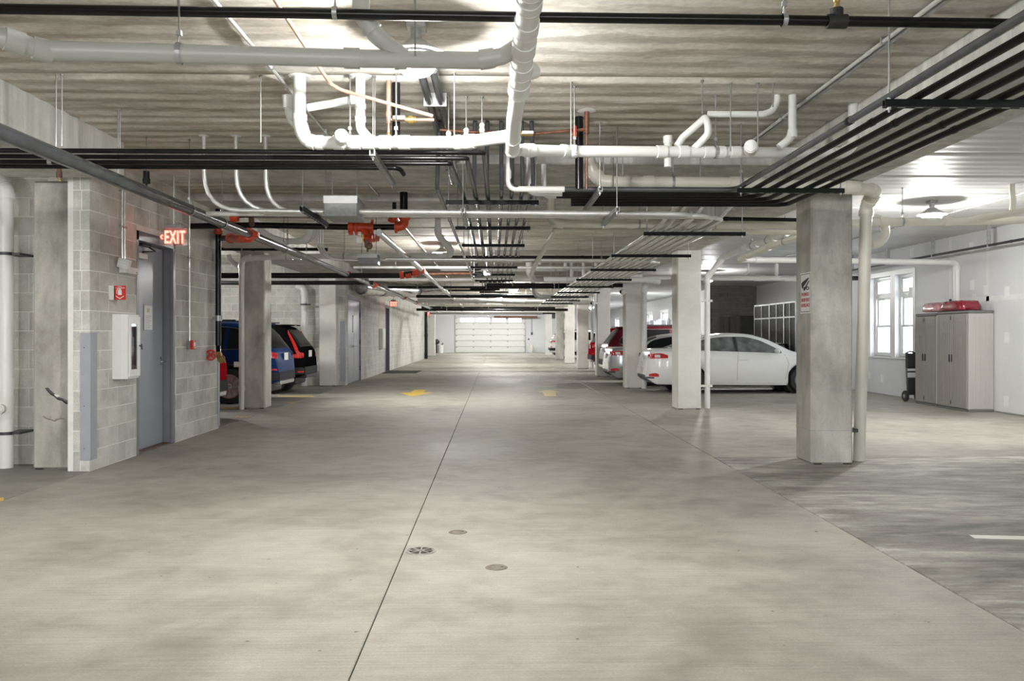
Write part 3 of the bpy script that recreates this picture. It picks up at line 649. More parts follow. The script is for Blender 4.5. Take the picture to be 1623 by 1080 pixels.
q = PX(396, 371, -3.0)
tb = [V(-3.0,q.y,2.56)]+pp([(384,379,10.25),(374,379,10.7),(366,378,11.3)])
MB().tube(fillet(tb, .1)[0], .05, 12).build('branch_tee', M['orange_red'], J, 40)
e_ = P(345,377.5,12.25); d_ = (e_-tb[-1]).normalized()
MB().cyl(tb[-1]-d_*.03, tb[-1]+d_*.05, .07, 12).build('grooved_coupling', M['orange_red'], J, 40)
MB().cyl(tb[-1], e_, .04, 12).build('branch_pipe', M['black'], J, 40)
# standpipe at the end of the block wall
sx = P(346, 500, 12.0).x
SPp = pipe('standpipe', 'black standpipe with an orange cap clamped at the end of the block wall', 'pipe', pp([(268,310,11.2),(340,310,11.4)])+[V(sx+.04, 11.85, P(350,316,11.85).z), V(sx, 12.0, P(346,340,12).z), V(sx, 12.0, 1.22)], .041, M['black'], .1, None, (), (), 14)
MB().cyl((sx,12,P(346,372,12).z), (sx,12,P(346,355,12).z), .056, 14, .062).ball((sx,12,P(346,354,12).z), .06, .06, .045).build('grooved_coupling', M['orange_red'], SPp, 40)
MB().tube(fillet([V(sx+.01,12,P(350,342,12).z), V(sx+.01,12,P(350,312,12).z), V(sx-.12,12,P(350,306,12).z)], .08)[0], .05, 12).build('elbow', M['rust'], SPp, 40)
MB().bbox((XW-.02,11.98,1.60), (sx+.06,12.02,1.64), .006).cyl((sx,12,1.58), (sx,12,1.66), .05, 12).build('pipe_clamp', M['galv'], SPp, 40)
# hose valve
hv = P(336, 563, 11.8)
h = empty('hose_valve', 'red handwheel hose valve with a brass outlet at the foot of the standpipe', 'valve')
mb = MB(); R_ = .068
mb.tube([hv+V(0,-.06,0)+V(math.cos(t)*R_,0,math.sin(t)*R_) for t in [math.pi*2*k/20 for k in range(21)]], .013, 8)
for k in range(4):
    t = math.pi/4+math.pi/2*k; mb.cyl(hv+V(0,-.06,0), hv+V(math.cos(t)*R_,-.06,math.sin(t)*R_), .012, 8)
mb.ball(hv+V(0,-.06,0), .025).build('handwheel', M['red'], h, 40)
MB().cyl(hv+V(0,-.06,0), hv+V(0,.08,0), .014, 10).ball(hv+V(.06,.1,0), .05).cyl(hv+V(.05,.1,0), hv+V(.13,-.02,-.06), .036, 14).cyl(hv+V(.12,-.01,-.055), hv+V(.15,-.05,-.075), .045, 14).build('valve_body', M['brass'], h, 40)
MB().cyl((sx,12,1.22), hv+V(.06,.1,0), .036, 12).build('nipple', M['black'], h, 40)
# J2: second main from the red valve, and the red check valve assembly
zc2 = 2.68
j2 = PX(596, 372, -1.5); J2y = [1.5*F/(785-p) for p in (598,)][0]
J2 = pipe('sprinkler_main', 'grey sprinkler main leaving the red valve and running up the aisle', 'pipe', [V(-1.5, 10.6, 2.70), V(-1.5, 25, 2.69), V(-1.5, 38, 2.68)], .046, M['steel_silver'], .3, None, [.13,.5,.75], (), 14)
q = P(668, 430, 17.0); MB().cyl((-1.5,16.6,2.695), (-1.5,16.85,2.695), .07, 14).build('grooved_coupling', M['orange_red'], J2, 40)
T1 = pipe('sprinkler_pipe', 'thick dark cross pipe over the parked cars, joined to the grey main by red fittings', 'pipe', [V(-9.0,16.7,2.63)]+pp([(350,437,16.7),(632,437,16.7)])+[V(-1.55,16.7,2.66)], .055, M['black_dull'], .2, None, (), (), 14)
for (pa, pb, r_) in ((634,640,.075),(643,652,.062),(654,664,.07)): MB().cyl(P(pa,437 if pa < 650 else 434,16.7), P(pb,436 if pa < 650 else 432,16.7), r_, 14).build('grooved_coupling', M['orange_red'], T1, 40)
T2 = pipe('sprinkler_pipe', 'plain black cross pipe below the labelled one over the parked cars', 'pipe', [V(-9.0,19.5,P(430,448.5,19.5).z)]+pp([(350,448.5,19.5),(592,448.5,19.5)]), .05, M['black_dull'], .2, None, [.6], (), 14)
V1 = pipe('sprinkler_pipe', 'black sprinkler feed with the red check valve hanging over the aisle', 'pipe', [V(-4.6,11.2,P(400,357,11).z)]+pp([(402,357,11),(553,360,11),(628,360,11),(640,352,11),(640,322,11)]), .040, M['black'], .12, None, (), (), 14)
V1v = V(P(640,340,11).x, 11, 0)
MB().cyl(V(V1v.x,11,P(640,344,11).z), V(V1v.x,11,CEIL), .054, 14).build('riser', M['black'], V1, 40)
MB().cyl(V(P(625,340,11.3).x,11.3,P(625,346,11.3).z), V(P(625,340,11.3).x,11.3,CEIL), .028, 14).build('small_riser', M['black'], V1, 40)
MB().lathe([(.08,-.012),(.1,0)], 14, Matrix.Translation((V1v.x,11,CEIL))).build('sealant_collar', M['patch'], V1, 40)
mb = MB(); a_, b_ = P(554,360,11), P(592,361,11); dd = (b_-a_).normalized()
mb.cyl(a_, b_, .062, 16)
for t in (.02, .12, .30, .96): c_ = a_+(b_-a_)*t; mb.cyl(c_-dd*.016, c_+dd*.016, .085, 16); mb.box(c_-dd*.016-V(0,.02,.105), c_+dd*.016+V(0,.02,.105))
mb.cyl(a_+(b_-a_)*.55, a_+(b_-a_)*.8+V(0,-.05,-.12), .05, 14)
mb.build('check_valve', M['orange_red'], V1, 40)
mb = MB(); v0 = P(583,376,10.9)
mb.cyl(v0, v0+V(.0,-.06,-.05), .05, 14)
for k in range(4): mb.cyl(v0+V(.04+.03*k,.02,-.02+.008*k), v0+V(.055+.03*k,.02,-.02+.008*k), .058, 14)
mb.build('alarm_valve', M['orange_red'], V1, 40)
MB().cyl(v0+V(-.01,-.05,-.03), v0+V(.0,-.03,-.14), .036, 12).ball(v0+V(.02,-.03,-.12), .05).cyl(v0+V(.0,-.03,-.14), v0+V(0,-.03,-.2), .012, 8).build('drain_cock', M['rust'], V1, 40)
MB().bbox(v0+V(-.15,-.03,-.08), v0+V(-.08,.03,.0), .008).build('tamper_switch', M['white'], V1, 40)
MB().bbox(v0+V(-.075,-.02,-.08), v0+V(-.055,.02,.03), .004).build('tag', M['yellow'], V1, 40)
mb = MB(); mb.tube(fillet(pp([(629,360,11),(640,358,11),(641,346,11)]), .12)[0], .062, 14)
mb.cyl(P(626,360,11), P(630,360,11), .084, 14).cyl(P(641,348,11), P(641,345,11), .08, 14)
MB().tube(fillet(pp([(616,347,11.3),(624,350,11.3),(626,344,11.3)]), .05)[0], .04, 12).build('grooved_elbow', M['orange_red'], V1, 40)
mb.build('grooved_elbow', M['orange_red'], V1, 40)
V2 = pipe('sprinkler_pipe', 'thin black sprinkler line with a red cap just above the check valve feed', 'pipe', pp([(372,343,10.3),(400,342,10.3),(700,341,10.3),(1000,344,10.3),(1034,345,10.3),(1275,349,10.3)]), .024, M['black'], .2, None, [.13,.39,.86], (), 12)
MB().cyl(P(368,346,10.3), P(377,344,10.3), .055, 14).cyl(P(366,345,10.3), P(368,345,10.3), .065, 14).ball(P(372,345,10.3), .06).build('end_cap', M['orange_red'], V2, 40)
MB().tube(fillet(pp([(399,356,10.6),(398,340,10.4),(404,338,10.3)]), .05)[0], .036, 12).build('elbow', M['rust'], V2, 40)
for i, (a_, b_, y, Yy, r_) in enumerate(((715,1012,408,16.5,.035),(768,990,452,24,.06),(660,930,470,27,.05),(350,520,395,14.8,.03),(660,900,491,38,.06))):
    lab = ['black sprinkler line beyond the drop-pipe cluster', 'black sprinkler line below the far aisle lamp riser', 'black sprinkler line just above the thick white far pipe', 'black branch line over the column at the parked cars', 'black line low across the far end of the aisle'][i]
    pipe('sprinkler_pipe', lab, 'pipe', pp([(a_,y,Yy),(b_,y+.5,Yy)]), r_, M['black'], .2, None, [.3,.7], [.2,.8], 10)
for (a_, b_, y, Yy, r_, m_, lab) in (
        (615, 925, 455.5, 23.5, .035, 'black', 'thin black line under the slender white far pipe'), (640, 790, 470, 29, .04, 'black_dull', 'dull black line crossing over the far aisle lamp'),
        (690, 905, 467, 34, .045, 'emt', 'grey conduit run crossing over the far aisle'), (705, 900, 484, 37, .07, 'pvc_cream', 'cream pipe crossing behind the thick white far pipe'),
        (668, 880, 487.5, 42, .06, 'black_dull', 'dull dark pipe crossing in front of the far exit'), (690, 900, 493.5, 46, .07, 'pvc', 'white pipe crossing near the far exit sign'),
        (680, 860, 497, 50, .06, 'galv', 'galvanised pipe crossing near the garage door'), (688, 880, 496, 54, .07, 'black_dull', 'dark pipe crossing just before the garage door'),
        (560, 1005, 424, 18.5, .03, 'emt', 'slim conduit crossing behind the rear silver run'), (700, 1060, 428, 22, .04, 'pvc', 'thin white line crossing behind the drop pipes')):
    pipe('cross_pipe', lab, 'pipe', pp([(a_,y,Yy),(b_,y+.5,Yy)]), r_, M[m_], .2, None, [.3,.7], [.15,.5,.85], 10)
for i, (a_, b_, y, Yy) in enumerate(((760,800,447,27.5),(745,792,459,27.0),(700,770,456,26.0),(710,785,460.5,30.5),(760,806,463.5,29.6),(762,804,467.5,31.6))):
    p0, p1 = P(a_,y,Yy), P(b_,y,Yy)
    o = MB().bbox(p0-V(0,.03,.03), p1+V(0,.03,.03), .004).build('strut_channel', M['strut'], None, 0, label='short black strut hanging over the far aisle, %s of the stepped ones' % ORD[i], cat='strut', group='stepped struts over the far aisle')
    for q in (p0+V(.1,0,0), p1-V(.1,0,0)): rod(q, o, CEIL, .01)
for i, (px, py) in enumerate(((94,278),(232,288))):
    c_ = P(px, py, 7.6 if i == 0 else 8.0); c_.z = min(c_.z, 2.9)
    o = MB().cyl(c_, c_+V(0,0,.10), .03 if i else .02, 12).cyl(c_+V(0,0,-.02), c_+V(0,0,.03), .036 if i else .026, 12).build('sprinkler_drop', M['black_dull' if i else 'rust'], None, 40, label=['small brass sprinkler head under the black cross bundle, above the scuffed pier', 'stubby black pipe end under the black cross bundle'][i], cat='sprinkler')
    MB().cyl(c_-V(0,0,.05), c_, .012, 8).cyl(c_-V(0,0,.055), c_-V(0,0,.05), .022, 10).build('head', M['brass' if i == 0 else 'black_dull'], o, 40); rod(c_+V(0,0,.1), o)
RS = pipe('steel_pipe', 'rust brown steel pipe leading to the small valve over the aisle', 'pipe', pp([(672,434,19),(752,433,19)]), .045, M['copper_old'], .2, None, (), (), 12)
g = empty('gas_regulator', 'grey gas regulator with black fittings hanging over the middle of the aisle', 'regulator')
c_ = P(755, 426, 19); MB().ball(c_, .13, .1, .05, 16).cyl(c_, c_+V(0,0,.12), .03, 10).build('diaphragm', M['strut'], g, 40)
MB().cyl(c_+V(-.25,0,0), c_+V(.1,0,0), .025, 10).cyl(c_+V(0,0,-.14), c_+V(.25,0,-.14), .04, 10).bbox(c_+V(-.05,-.05,-.2), c_+V(.12,.05,-.08), .01).build('fittings', M['black_dull'], g, 40)
rod(c_+V(0,0,.1), g)
cm = empty('dome_camera', 'white dome camera hanging from a drop pole over the aisle', 'camera')
c_ = P(771, 433, 18); MB().cyl(c_, V(c_.x, 18, CEIL), .02, 10).build('pole', M['white'], cm, 40); MB().ball(c_, .07).cyl(c_, c_+V(.09,-.04,-.02), .04, 10).build('camera_head', M['white'], cm, 40)
# ------------------------------------------------------------------ trapezes and conduits
def trapeze(label, p0, p1, z, group, mat_='strut', rods=True):
    """strut channel between two plan points with a rod at each end"""
    a = V(*p0, z); b = V(*p1, z); d = (b-a).normalized(); s_ = V(d.y, -d.x, 0)*.021
    prof = [s_*-1+V(0,0,-.021), s_*-1+V(0,0,.021), s_*-.6+V(0,0,.021), s_*-.6+V(0,0,-.012), s_*.6+V(0,0,-.012), s_*.6+V(0,0,.021), s_+V(0,0,.021), s_+V(0,0,-.021)]
    o = MB().prism([a+q for q in prof], b-a).build('strut_channel', M[mat_], smooth=0, label=label, cat='strut', group=group)
    n = int((b-a).length/.1)
    sl = MB()
    for k in range(1, n):
        c_ = a+d*((b-a).length*k/n); sl.obox(c_+V(0,0,-.0212), d*.022, s_*.3, V(0,0,.0006))
    sl.build('slot_row', M['galv'], o, smooth=0, kind='stuff')
    if rods:
        for t in (.03, .97):
            p = a+(b-a)*t; MB().cyl(p-V(0,0,.05), V(p.x, p.y, CEIL), .0055, 6).build('threaded_rod', M['rod'], o, 40)
            MB().cyl(p-V(0,0,.034), p-V(0,0,.021), .012, 6).build('nut', M['galv'], o, 40); MB().cyl(p+V(0,0,.021), p+V(0,0,.032), .012, 6).build('nut', M['galv'], o, 40)
    return o
ZT = 2.72; ZR = 2.69
# right black rack
XB = [2.245, 2.40, 2.555, 2.715, 2.88, 3.03]; YB = [7.62, 7.86, 8.0, 8.16, 8.32, 8.48]; LX = [P(806,299,7.62).x, P(838,306,7.86).x, P(862,310,8.0).x, P(905,317,8.16).x, P(905,320,8.32).x, P(905,323,8.48).x]
for i in range(6):
    r_ = .024 if i == 0 else .0225; z = ZR+.022+r_
    col = 'black_dull' if i else 'mainsteel'
    pts = [V(XB[i], 1.5, z), V(XB[i], YB[i], z), V(LX[i], YB[i], z)]
    if i < 3:
        up = V(LX[i], YB[i], z+.55-.12*i); pts.append(up)
    o = pipe('conduit', ['grey-black pipe, edge one on the aisle side of the black rack', 'black conduit next to the grey pipe on the black rack', 'third black conduit from the aisle on the rack overhead', 'fourth black conduit from the aisle on the rack overhead', 'fifth black conduit from the aisle on the rack overhead', 'outermost black conduit of the overhead rack, nearest the window'][i], 'conduit', pts, r_, M[col], .13, None, [.11+.02*i, .42], (), 12, 'black conduits on the overhead rack', fm=M['black_dull'])
    if i < 3:
        e = fillet(pts, .1)[1][-1]
        MB().tube(fillet([pts[-2]+V(.12+.2*(2-i),0,0), pts[-2], pts[-1]], .08)[0], r_*1.12, 12).build('plastic_end', M['pvc'], o, 40)
trapeze('dark strut channel under the black rack, nearest the camera', (2.2,4.6), (3.2,4.6), ZR, 'struts under the black conduit rack')
trapeze('dark strut channel under the black rack, in front of the near column', (2.2,7.4), (3.17,7.4), ZR, 'struts under the black conduit rack')
trapeze('galvanised strut channel under the bent ends of the black rack', (.945,7.35), (.945,8.75), ZR, 'struts under the black conduit rack', 'strut_galv')
# left black bundle and its continuation along the aisle
XE = [-.086, -.22, -.36, -.79]; YL = [6.22, 6.42, 6.62, 6.8]
for i in range(4):
    r_ = .019; z = ZT+.022+r_
    pts = [V(-9.0, YL[i], z), V(XE[i], YL[i], z)]
    pts += [V(XE[i], YL[i]+.06, z-.0), V(-.43+.12*(3-i)+.0, 8.1, z), V(-.43+.12*(3-i), 14.5, z)] if i != 3 else [V(XE[i]+.02, YL[i]+.12, z-.03)]
    pipe('conduit', ['black conduit of the cross bundle closest to the camera, running past the white pipe', 'second black conduit of the cross bundle under the ceiling rods', 'third black conduit of the cross bundle under the ceiling rods', 'short rear black conduit of the cross bundle with a capped end'][i], 'conduit', pts, r_, M['black'], .09, None, [.35, .52] if i == 3 else [.28,.33], (), 12, 'black conduits crossing above the stair wall', fm=M['steel_silver'])
trapeze('galvanised strut under the black cross bundle, beside the bright white pipe', (-.905,6.05), (-.905,7.3), ZT, 'struts under the black cross bundle', 'strut_galv')
trapeze('strut under the black cross bundle, in front of the stair wall', (-3.22,6.05), (-3.22,7.1), ZT, 'struts under the black cross bundle', 'strut_galv')
xs = [-.55,-.20,-.08,.06,.16,.26,.36]
for i, x in enumerate(xs):
    o = pipe('conduit', 'dark conduit along the middle of the aisle rack, %s from its left edge' % ORD[i], 'conduit', [V(x*.9, 7.3, CEIL-.02), V(x, 7.75, ZT+.05), V(x, 21.5, ZT+.045)], .021, M['mainsteel'], .12, None, [.2,.45], (), 10, 'dark conduits along the middle aisle rack')
for k in range(7):
    y = 8.3+2.0*k; trapeze('black strut across the middle aisle rack, %s from the camera' % ORD[k], (-.5,y), (.44,y), ZT, 'struts under the middle aisle rack', 'strut')
# EMT rack along the columns
ZE = 2.53
xe = [1.80,1.91,2.02,2.13,2.24,2.36,2.48,2.60,2.72]
run = {2: (8.10, -1.9), 4: (8.2, -2.3), 5: (8.3, -2.9), 7: (13.2, -1.75), 8: (13.35, -1.85)}
for i, x in enumerate(xe):
    z = ZE+.022+.025
    ys = 9.0+.1*i
    pts = [V(x, 33, z), V(x, ys, z), V(x+.25, ys-.5, z+.35)] if i not in run else [V(x, 33, z), V(x, run[i][0], z), V(run[i][1], run[i][0], z+.02)]
    pipe('conduit', 'silver conduit on the long rack beside the columns, %s from the aisle' % ORD[i], 'conduit', pts, .025, M['emt'], .30, None, [.35,.6] if i % 2 else [.3,.55], (), 10, 'silver conduits on the rack beside the columns')
for k in range(9):
    y = 9.3+2.6*k; trapeze('dark green strut under the silver conduit rack, %s from the camera' % ORD[k], (1.69,y), (2.85,y), ZE, 'struts under the silver conduit rack', 'strut')
trapeze('galvanised strut under the silver cross run, beside the black bent ends', (1.12,7.5), (1.12,8.5), ZE, 'struts under the silver cross run', 'strut_galv')
trapeze('green galvanised strut beside the grey junction box', (-1.76,7.5), (-1.76,8.6), ZE, 'struts under the silver cross run', 'strut')
trapeze('galvanised strut under the rear silver cross run', (-.30,7.6), (-.30,8.5), ZE, 'struts under the silver cross run', 'strut_galv')
# conduits dropping from the ceiling to the junction box
for i, px in enumerate((323, 374, 421)):
    x = P(px, 217, 7.95).x; yb = 8.06+.12*i; zb = P(500, 334, 8.0).z+.0
    o = pipe('conduit', 'grey conduit sweeping down from the ceiling to the junction box, %s from the stair wall' % ORD[i], 'conduit', [V(x, 7.95, CEIL), V(x, 7.97, zb), V(P(513,333,8).x-.02, yb, zb)], .021, M['emt'], .36, None, (), (), 12, 'grey conduits feeding the junction box')
    MB().lathe([(.04,-.01),(.06,0)], 12, Matrix.Translation((x, 7.95, CEIL))).build('sealant_collar', M['patch'], o, 40)
def jbox(label, a, b, dy):
    lo = P(*a); hi = P(*b)
    o = MB().bbox((lo.x, lo.y, hi.z), (hi.x, lo.y+dy, lo.z), .006).build('junction_box', M['boxgrey'], smooth=0, label=label, cat='junction box')
    MB().bbox((lo.x-.004, lo.y-.004, lo.z-.0), (hi.x+.004, lo.y+dy+.004, lo.z+.006), .002).build('lid', M['boxlight'], o, smooth=0)
    MB().box((lo.x-.002, lo.y-.006, lo.z-(lo.z-hi.z)*.35), (hi.x+.002, lo.y-.0005, lo.z)).build('cover_lip', M['boxlight'], o, smooth=0)
    for sx_ in (lo.x+.04, hi.x-.04): rod(V(sx_, lo.y+dy*.5, lo.z), o)
    return o
jbox('grey rectangular junction box hanging from rods left of the red check valve', (513,311,7.95), (566,343,7.95), .45)
jbox('speckled grey junction box below the white cross pipe', (567,403,13.0), (598,419,13.0), .3)
for i in range(3):
    pipe('conduit', 'grey conduit bending from upright to level near the speckled box, %s of the trio' % ORD[i], 'conduit', pp([(503+i*4,352,13.2),(503+i*4,395,13.2),(520+i*3,411,13.2),(568,413,13.2)]), .016, M['emt'], .3, None, (), (), 10, 'trio of grey conduits at the speckled box')
# conduits along the ceiling
def ceilrun(label, x, y0, y1, r_, m, z=None, n=10):
    z = CEIL-.03 if z is None else z
    o = pipe('conduit', label, 'conduit', [V(x, y0, z), V(x, y1, z)], r_, M[m], .1, None, [.2,.5,.8], (), n)
    y = y0+.8
    while y < y1: MB().box((x-r_*1.5,y-.009,z-r_*1.08), (x+r_*1.5,y+.009,CEIL)).build('strap', M['galv'], o, smooth=0); y += 1.83
    return o
ceilrun('thin silver conduit strapped along the planks above the junction box', -1.585, 3.2, 30, .013, 'emt')
ceilrun('silver conduit strapped along the planks beside the big beam', 2.50, 2.6, 8.3, .014, 'emt')
ceilrun('second dark conduit strapped beside the silver one at the big beam', 2.545, 2.6, 8.3, .017, 'galv')
ceilrun('white conduit strapped along the pale planks above the window bay lamp', 7.05, 8.0, 20, .013, 'emt')
ceilrun('black pipe bracketed high along the window wall', 8.6, 6, 21, .024, 'steeldark', z=2.94)
ceilrun('black conduit hugging the planks behind the nearest lamp', -.52, 5.7, 9.9, .030, 'mainsteel', z=3.22)
ceilrun('second black conduit hugging the planks behind the nearest lamp', -.43, 5.7, 9.9, .030, 'mainsteel', z=3.22)
pipe('conduit', 'slim horizontal conduit on the planks above the grey drain pipe', 'conduit', [V(-3.2,4.84,CEIL-.02), V(-.60,4.84,CEIL-.02)], .011, M['emt'], .1, None, [.5], (), 8)
pipe('conduit', 'dark conduit lying across the pale planks beyond the window bay lamp', 'conduit', [V(5.1,6.9,CEIL-.02), V(8.9,6.9,CEIL-.02)], .011, M['steeldark'], .1, None, (), (), 8)
# ------------------------------------------------------------------ copper lines
Cu = pipe('copper_pipe', 'bright copper pipe angling down to the brass valve near the lamp', 'pipe', [V(-1.15,3.0,3.13), V(-1.15,5.72,3.13), P(530,139,5.8)+V(.03,.05,0), P(686,184,5.75)], .0125, M['copper'], .06, 'elbow', (), (), 10)
cu2 = empty('copper_valve_riser', 'copper riser with a white-handled brass valve beside the nearest lamp', 'valve')
x = P(616, 160, 6.2).x; MB().cyl((x,6.2,CEIL), (x,6.2,P(616,196,6.2).z), .019, 12).cyl((x,6.2,P(616,178,6.2).z), (x,6.2,P(616,186,6.2).z), .023, 12).cyl((x,6.2,P(616,196,6.2).z), (x,6.2,P(616,216,6.2).z), .011, 10).build('riser', M['copper'], cu2, 40)
MB().cyl((x,6.2,P(616,190,6.2).z), P(688,190,6.2), .013, 10).build('branch', M['copper'], cu2, 40)
MB().cyl(P(643,190,6.2), P(660,190,6.2), .024, 12).cyl(P(648,190,6.2), P(655,190,6.2), .033, 12).build('valve_body', M['brass'], cu2, 40); MB().ball(P(616,214,6.2), .02).build('drain_cap', M['brass'], cu2, 40)
MB().bbox(P(623,184,6.15), P(642,189,6.13), .004).build('handle', M['white'], cu2, 40)
x2 = P(628,170,6.25).x; MB().cyl((x2,6.25,CEIL), (x2,6.25,P(628,217,6.25).z), .03, 12).build('insulated_pipe', M['black_dull'], cu2, 40)
cu3 = empty('copper_valve_riser', 'brown copper riser with a brass valve right of the thick drain pipe', 'valve')
x = P(930,180,7.0).x; MB().cyl((x,7.0,CEIL), (x,7.0,P(930,212,7).z), .021, 12).cyl((x,7.0,P(930,205,7).z), P(838,213,7.0), .014, 10).cyl((x,7,P(930,212,7).z), (x,7,P(930,300,7).z), .01, 8).build('riser', M['copper_old'], cu3, 40)
MB().cyl(P(906,213,7), P(914,213,7), .024, 12).build('coupling', M['brass'], cu3, 40); MB().cyl(P(822,212,7.0), P(845,212,7.0), .022, 12).build('valve_body', M['brass'], cu3, 40); MB().bbox(P(827,208,6.96), P(846,212,6.94), .004).build('handle', M['white'], cu3, 40)
MB().bbox(P(908,200,6.98), P(914,216,6.96), .004).build('red_tag', M['orange_red'], cu3, 40)
x2 = P(918,200,7.2).x; MB().cyl((x2,7.2,CEIL), (x2,7.2,P(918,300,7.2).z), .036, 12).build('insulated_pipe', M['black'], cu3, 40)
MB().lathe([(.06,-.012),(.1,0)], 12, Matrix.Translation((x,7.0,CEIL))).build('sealant_collar', M['patch'], cu3, 40)
pipe('copper_pipe', 'dull copper pipe crossing behind the bright white waste pipe', 'pipe', pp([(697,206,7.2),(740,209,7.2),(800,211,7.2)]), .014, M['copper_old'], .1, None, [.3], (), 10)
for i, px in enumerate((711, 739, 764)):
    y_ = (212, 207, 199)[i]; o = MB().cyl(P(px,y_+12,6.6), P(px,y_,6.6), .019, 12).ball(P(px,y_,6.6), .024).cyl(P(px,y_+6,6.6), P(px,y_+9,6.6), .025, 12).build('pipe_end', M['pvc_cream'], None, 40, label='small capped upright pipe end behind the bright waste pipe, %s from the insulated riser' % ORD[i], cat='pipe', group='capped pipe ends behind the bright waste pipe')
    rod(P(px,y_,6.6), o)
# extra hanging rods seen against the planks are parts of the pipes they carry
for (px, py, Y, par) in ((98,232,6.1,J),(190,240,7.0,J),(413,226,6.1,D),(594,226,6.1,D),(720,226,6.0,D),(905,238,6.2,E),(1158,240,6.2,E),(1201,240,6.2,E),(951,300,7.6,N1),(972,300,7.9,N1),(987,288,8.4,Oo),(1110,288,8.4,Oo)):
    rod(P(px,py,Y), par)
# ------------------------------------------------------------------ flexible duct and opener at the far end
fd = MB(); pts, _ = fillet([V(-3.75,23.0,2.72), V(-3.5,25,2.78), V(-2.7,27.5,2.86), V(-2.0,28.5,3.0)], .6)
rows = []
n = 60; L = [pts[0]]
for i in range(len(pts)-1):
    for k in range(1, 9): L.append(pts[i]+(pts[i+1]-pts[i])*k/8)
ringn = 14
vs = []
for i, p in enumerate(L):
    d_ = (L[min(i+1,len(L)-1)]-L[max(i-1,0)]).normalized(); u = d_.orthogonal().normalized(); w = d_.cross(u); rr = .23*(1.04 if i % 2 else .93)
    rows.append([p+u*rr*math.cos(6.2832*k/ringn)+w*rr*math.sin(6.2832*k/ringn) for k in range(ringn+1)])
fd.grid(rows).build('flexible_duct', M['foil'], None, 60, label='crinkled silver flexible duct above the far block wall', cat='duct')
op = empty('door_opener', 'dark garage door opener rail above the sectional door', 'door opener')
MB().bbox(P(868,505,58), P(905,497,58)+V(0,.6,0), .02).build('motor_housing', M['steeldark'], op, 40); MB().bbox((GX0+2.5,58.5,2.85), (GX0+2.6,63.8,2.92), .01).build('rail', M['galv'], op, 40)
MB().bbox((P(783,502,63.5).x,63.4,P(783,505,63.5).z), (P(852,502,63.5).x,63.55,P(852,501,63.5).z), .01).build('timber_header', M['timber'], None, 0, label='reddish timber header hung in front of the garage door', cat='timber')
def text(body, size, m, parent, loc, rot, ext=.001, align='CENTER', sx=1, name='lettering', track=1, off=0, fit=None):
    c = bpy.data.curves.new(name, 'FONT'); c.body = body; c.size = size; c.align_x = align; c.align_y = 'CENTER'; c.extrude = ext; c.space_character = track
    c.offset = off; t_ = bpy.data.objects.new(name, c); COL.objects.link(t_)
    me = bpy.data.meshes.new_from_object(t_.evaluated_get(bpy.context.evaluated_depsgraph_get())); bpy.data.objects.remove(t_)
    me.materials.clear(); me.materials.append(M[m]); o = bpy.data.objects.new(name, me); COL.objects.link(o); o.parent = parent
    if parent and parent.type == 'EMPTY': o.matrix_parent_inverse = parent.matrix_basis.inverted()
    if fit:                                          # stretch the word to the width and height it has on its sign
        xs = [v.co.x for v in me.vertices]; ys = [v.co.y for v in me.vertices]; cx, cy = (min(xs)+max(xs))/2, (min(ys)+max(ys))/2
        fx, fy = fit[0]/(max(xs)-min(xs)), fit[1]/(max(ys)-min(ys))
        for v in me.vertices: v.co.x = (v.co.x-cx)*fx; v.co.y = (v.co.y-cy)*fy
        sx = 1
    o.location = loc; o.rotation_euler = rot; o.scale = (sx, 1, 1); return o
RF = (math.pi/2, 0, 0)                       # text facing the camera (-Y)
RA = (math.pi/2, 0, math.pi/2)               # text on a wall facing +X
RB = (math.pi/2, 0, -math.pi/2)              # text on a face looking to -X
text('11-20-16  K', .1, 'signblack', xbeam, P(232, 239, 8.715), RF)
# ------------------------------------------------------------------ doors
def framed_door(n, a, b, z1, X, leafm='doorgrey', double=False, dep=.13):
    o = MB()
    f = .06
    for (ya, yb) in ((a, a+f), (b-f, b)):
        o.bbox((X-.20, ya, 0), (X-dep-.03, yb, z1), .004).bbox((X-.03, ya, 0), (X+.006, yb, z1), .004).box((X-dep-.03, ya, 0), (X-.03, ya+.02 if ya == a else yb, z1)) if ya == a else o.bbox((X-.20, ya, 0), (X-dep-.03, yb, z1), .004).bbox((X-.03, ya, 0), (X+.006, yb, z1), .004).box((X-dep-.03, yb-.03, 0), (X-.03, yb, z1))
    o.bbox((X-.20, a, z1-.11), (X+.006, b, z1), .004)
    o = o.build('door_%d' % n, M['framegrey'], kind='structure', smooth=0)
    la, lb = a+f, b-f
    leaves = [(la, lb)] if not double else [(la, (la+lb)/2-.003), ((la+lb)/2+.003, lb)]
    for (p, q) in leaves: MB().bbox((X-dep-.05, p, .012), (X-dep, q, z1-.115), .004).build('door_leaf', M[leafm], o, smooth=0)
    return o, la, lb
d1, la, lb = framed_door(1, D1[0], D1[1], D1[3], XW)
xd = XW-.13
MB().bbox((xd, lb-.09, 1.0), (xd+.012, lb-.03, 1.1), .004).cyl((xd+.01, lb-.06, 1.05), (xd+.06, lb-.06, 1.05), .012, 10).cyl((xd+.055, lb-.055, 1.05), (xd+.055, lb-.19, 1.045), .012, 10).cyl((xd, lb-.06, 1.05), (xd+.016, lb-.06, 1.05), .034, 16).build('lever_handle', M['chrome'], d1, 40)
cl = MB().bbox((xd, la+.10, 2.28), (xd+.06, la+.42, 2.35), .008).build('door_closer', M['offwhite'], d1, smooth=0)
MB().tube([V(xd+.03, la+.36, 2.37), V(xd+.07, la+.62, 2.40), V(xd+.03, la+.46, 2.455)], .012, 8).box((xd, la+.30, 2.44), (xd+.05, la+.55, 2.465)).build('closer_arm', M['steeldark'], cl, smooth=0)
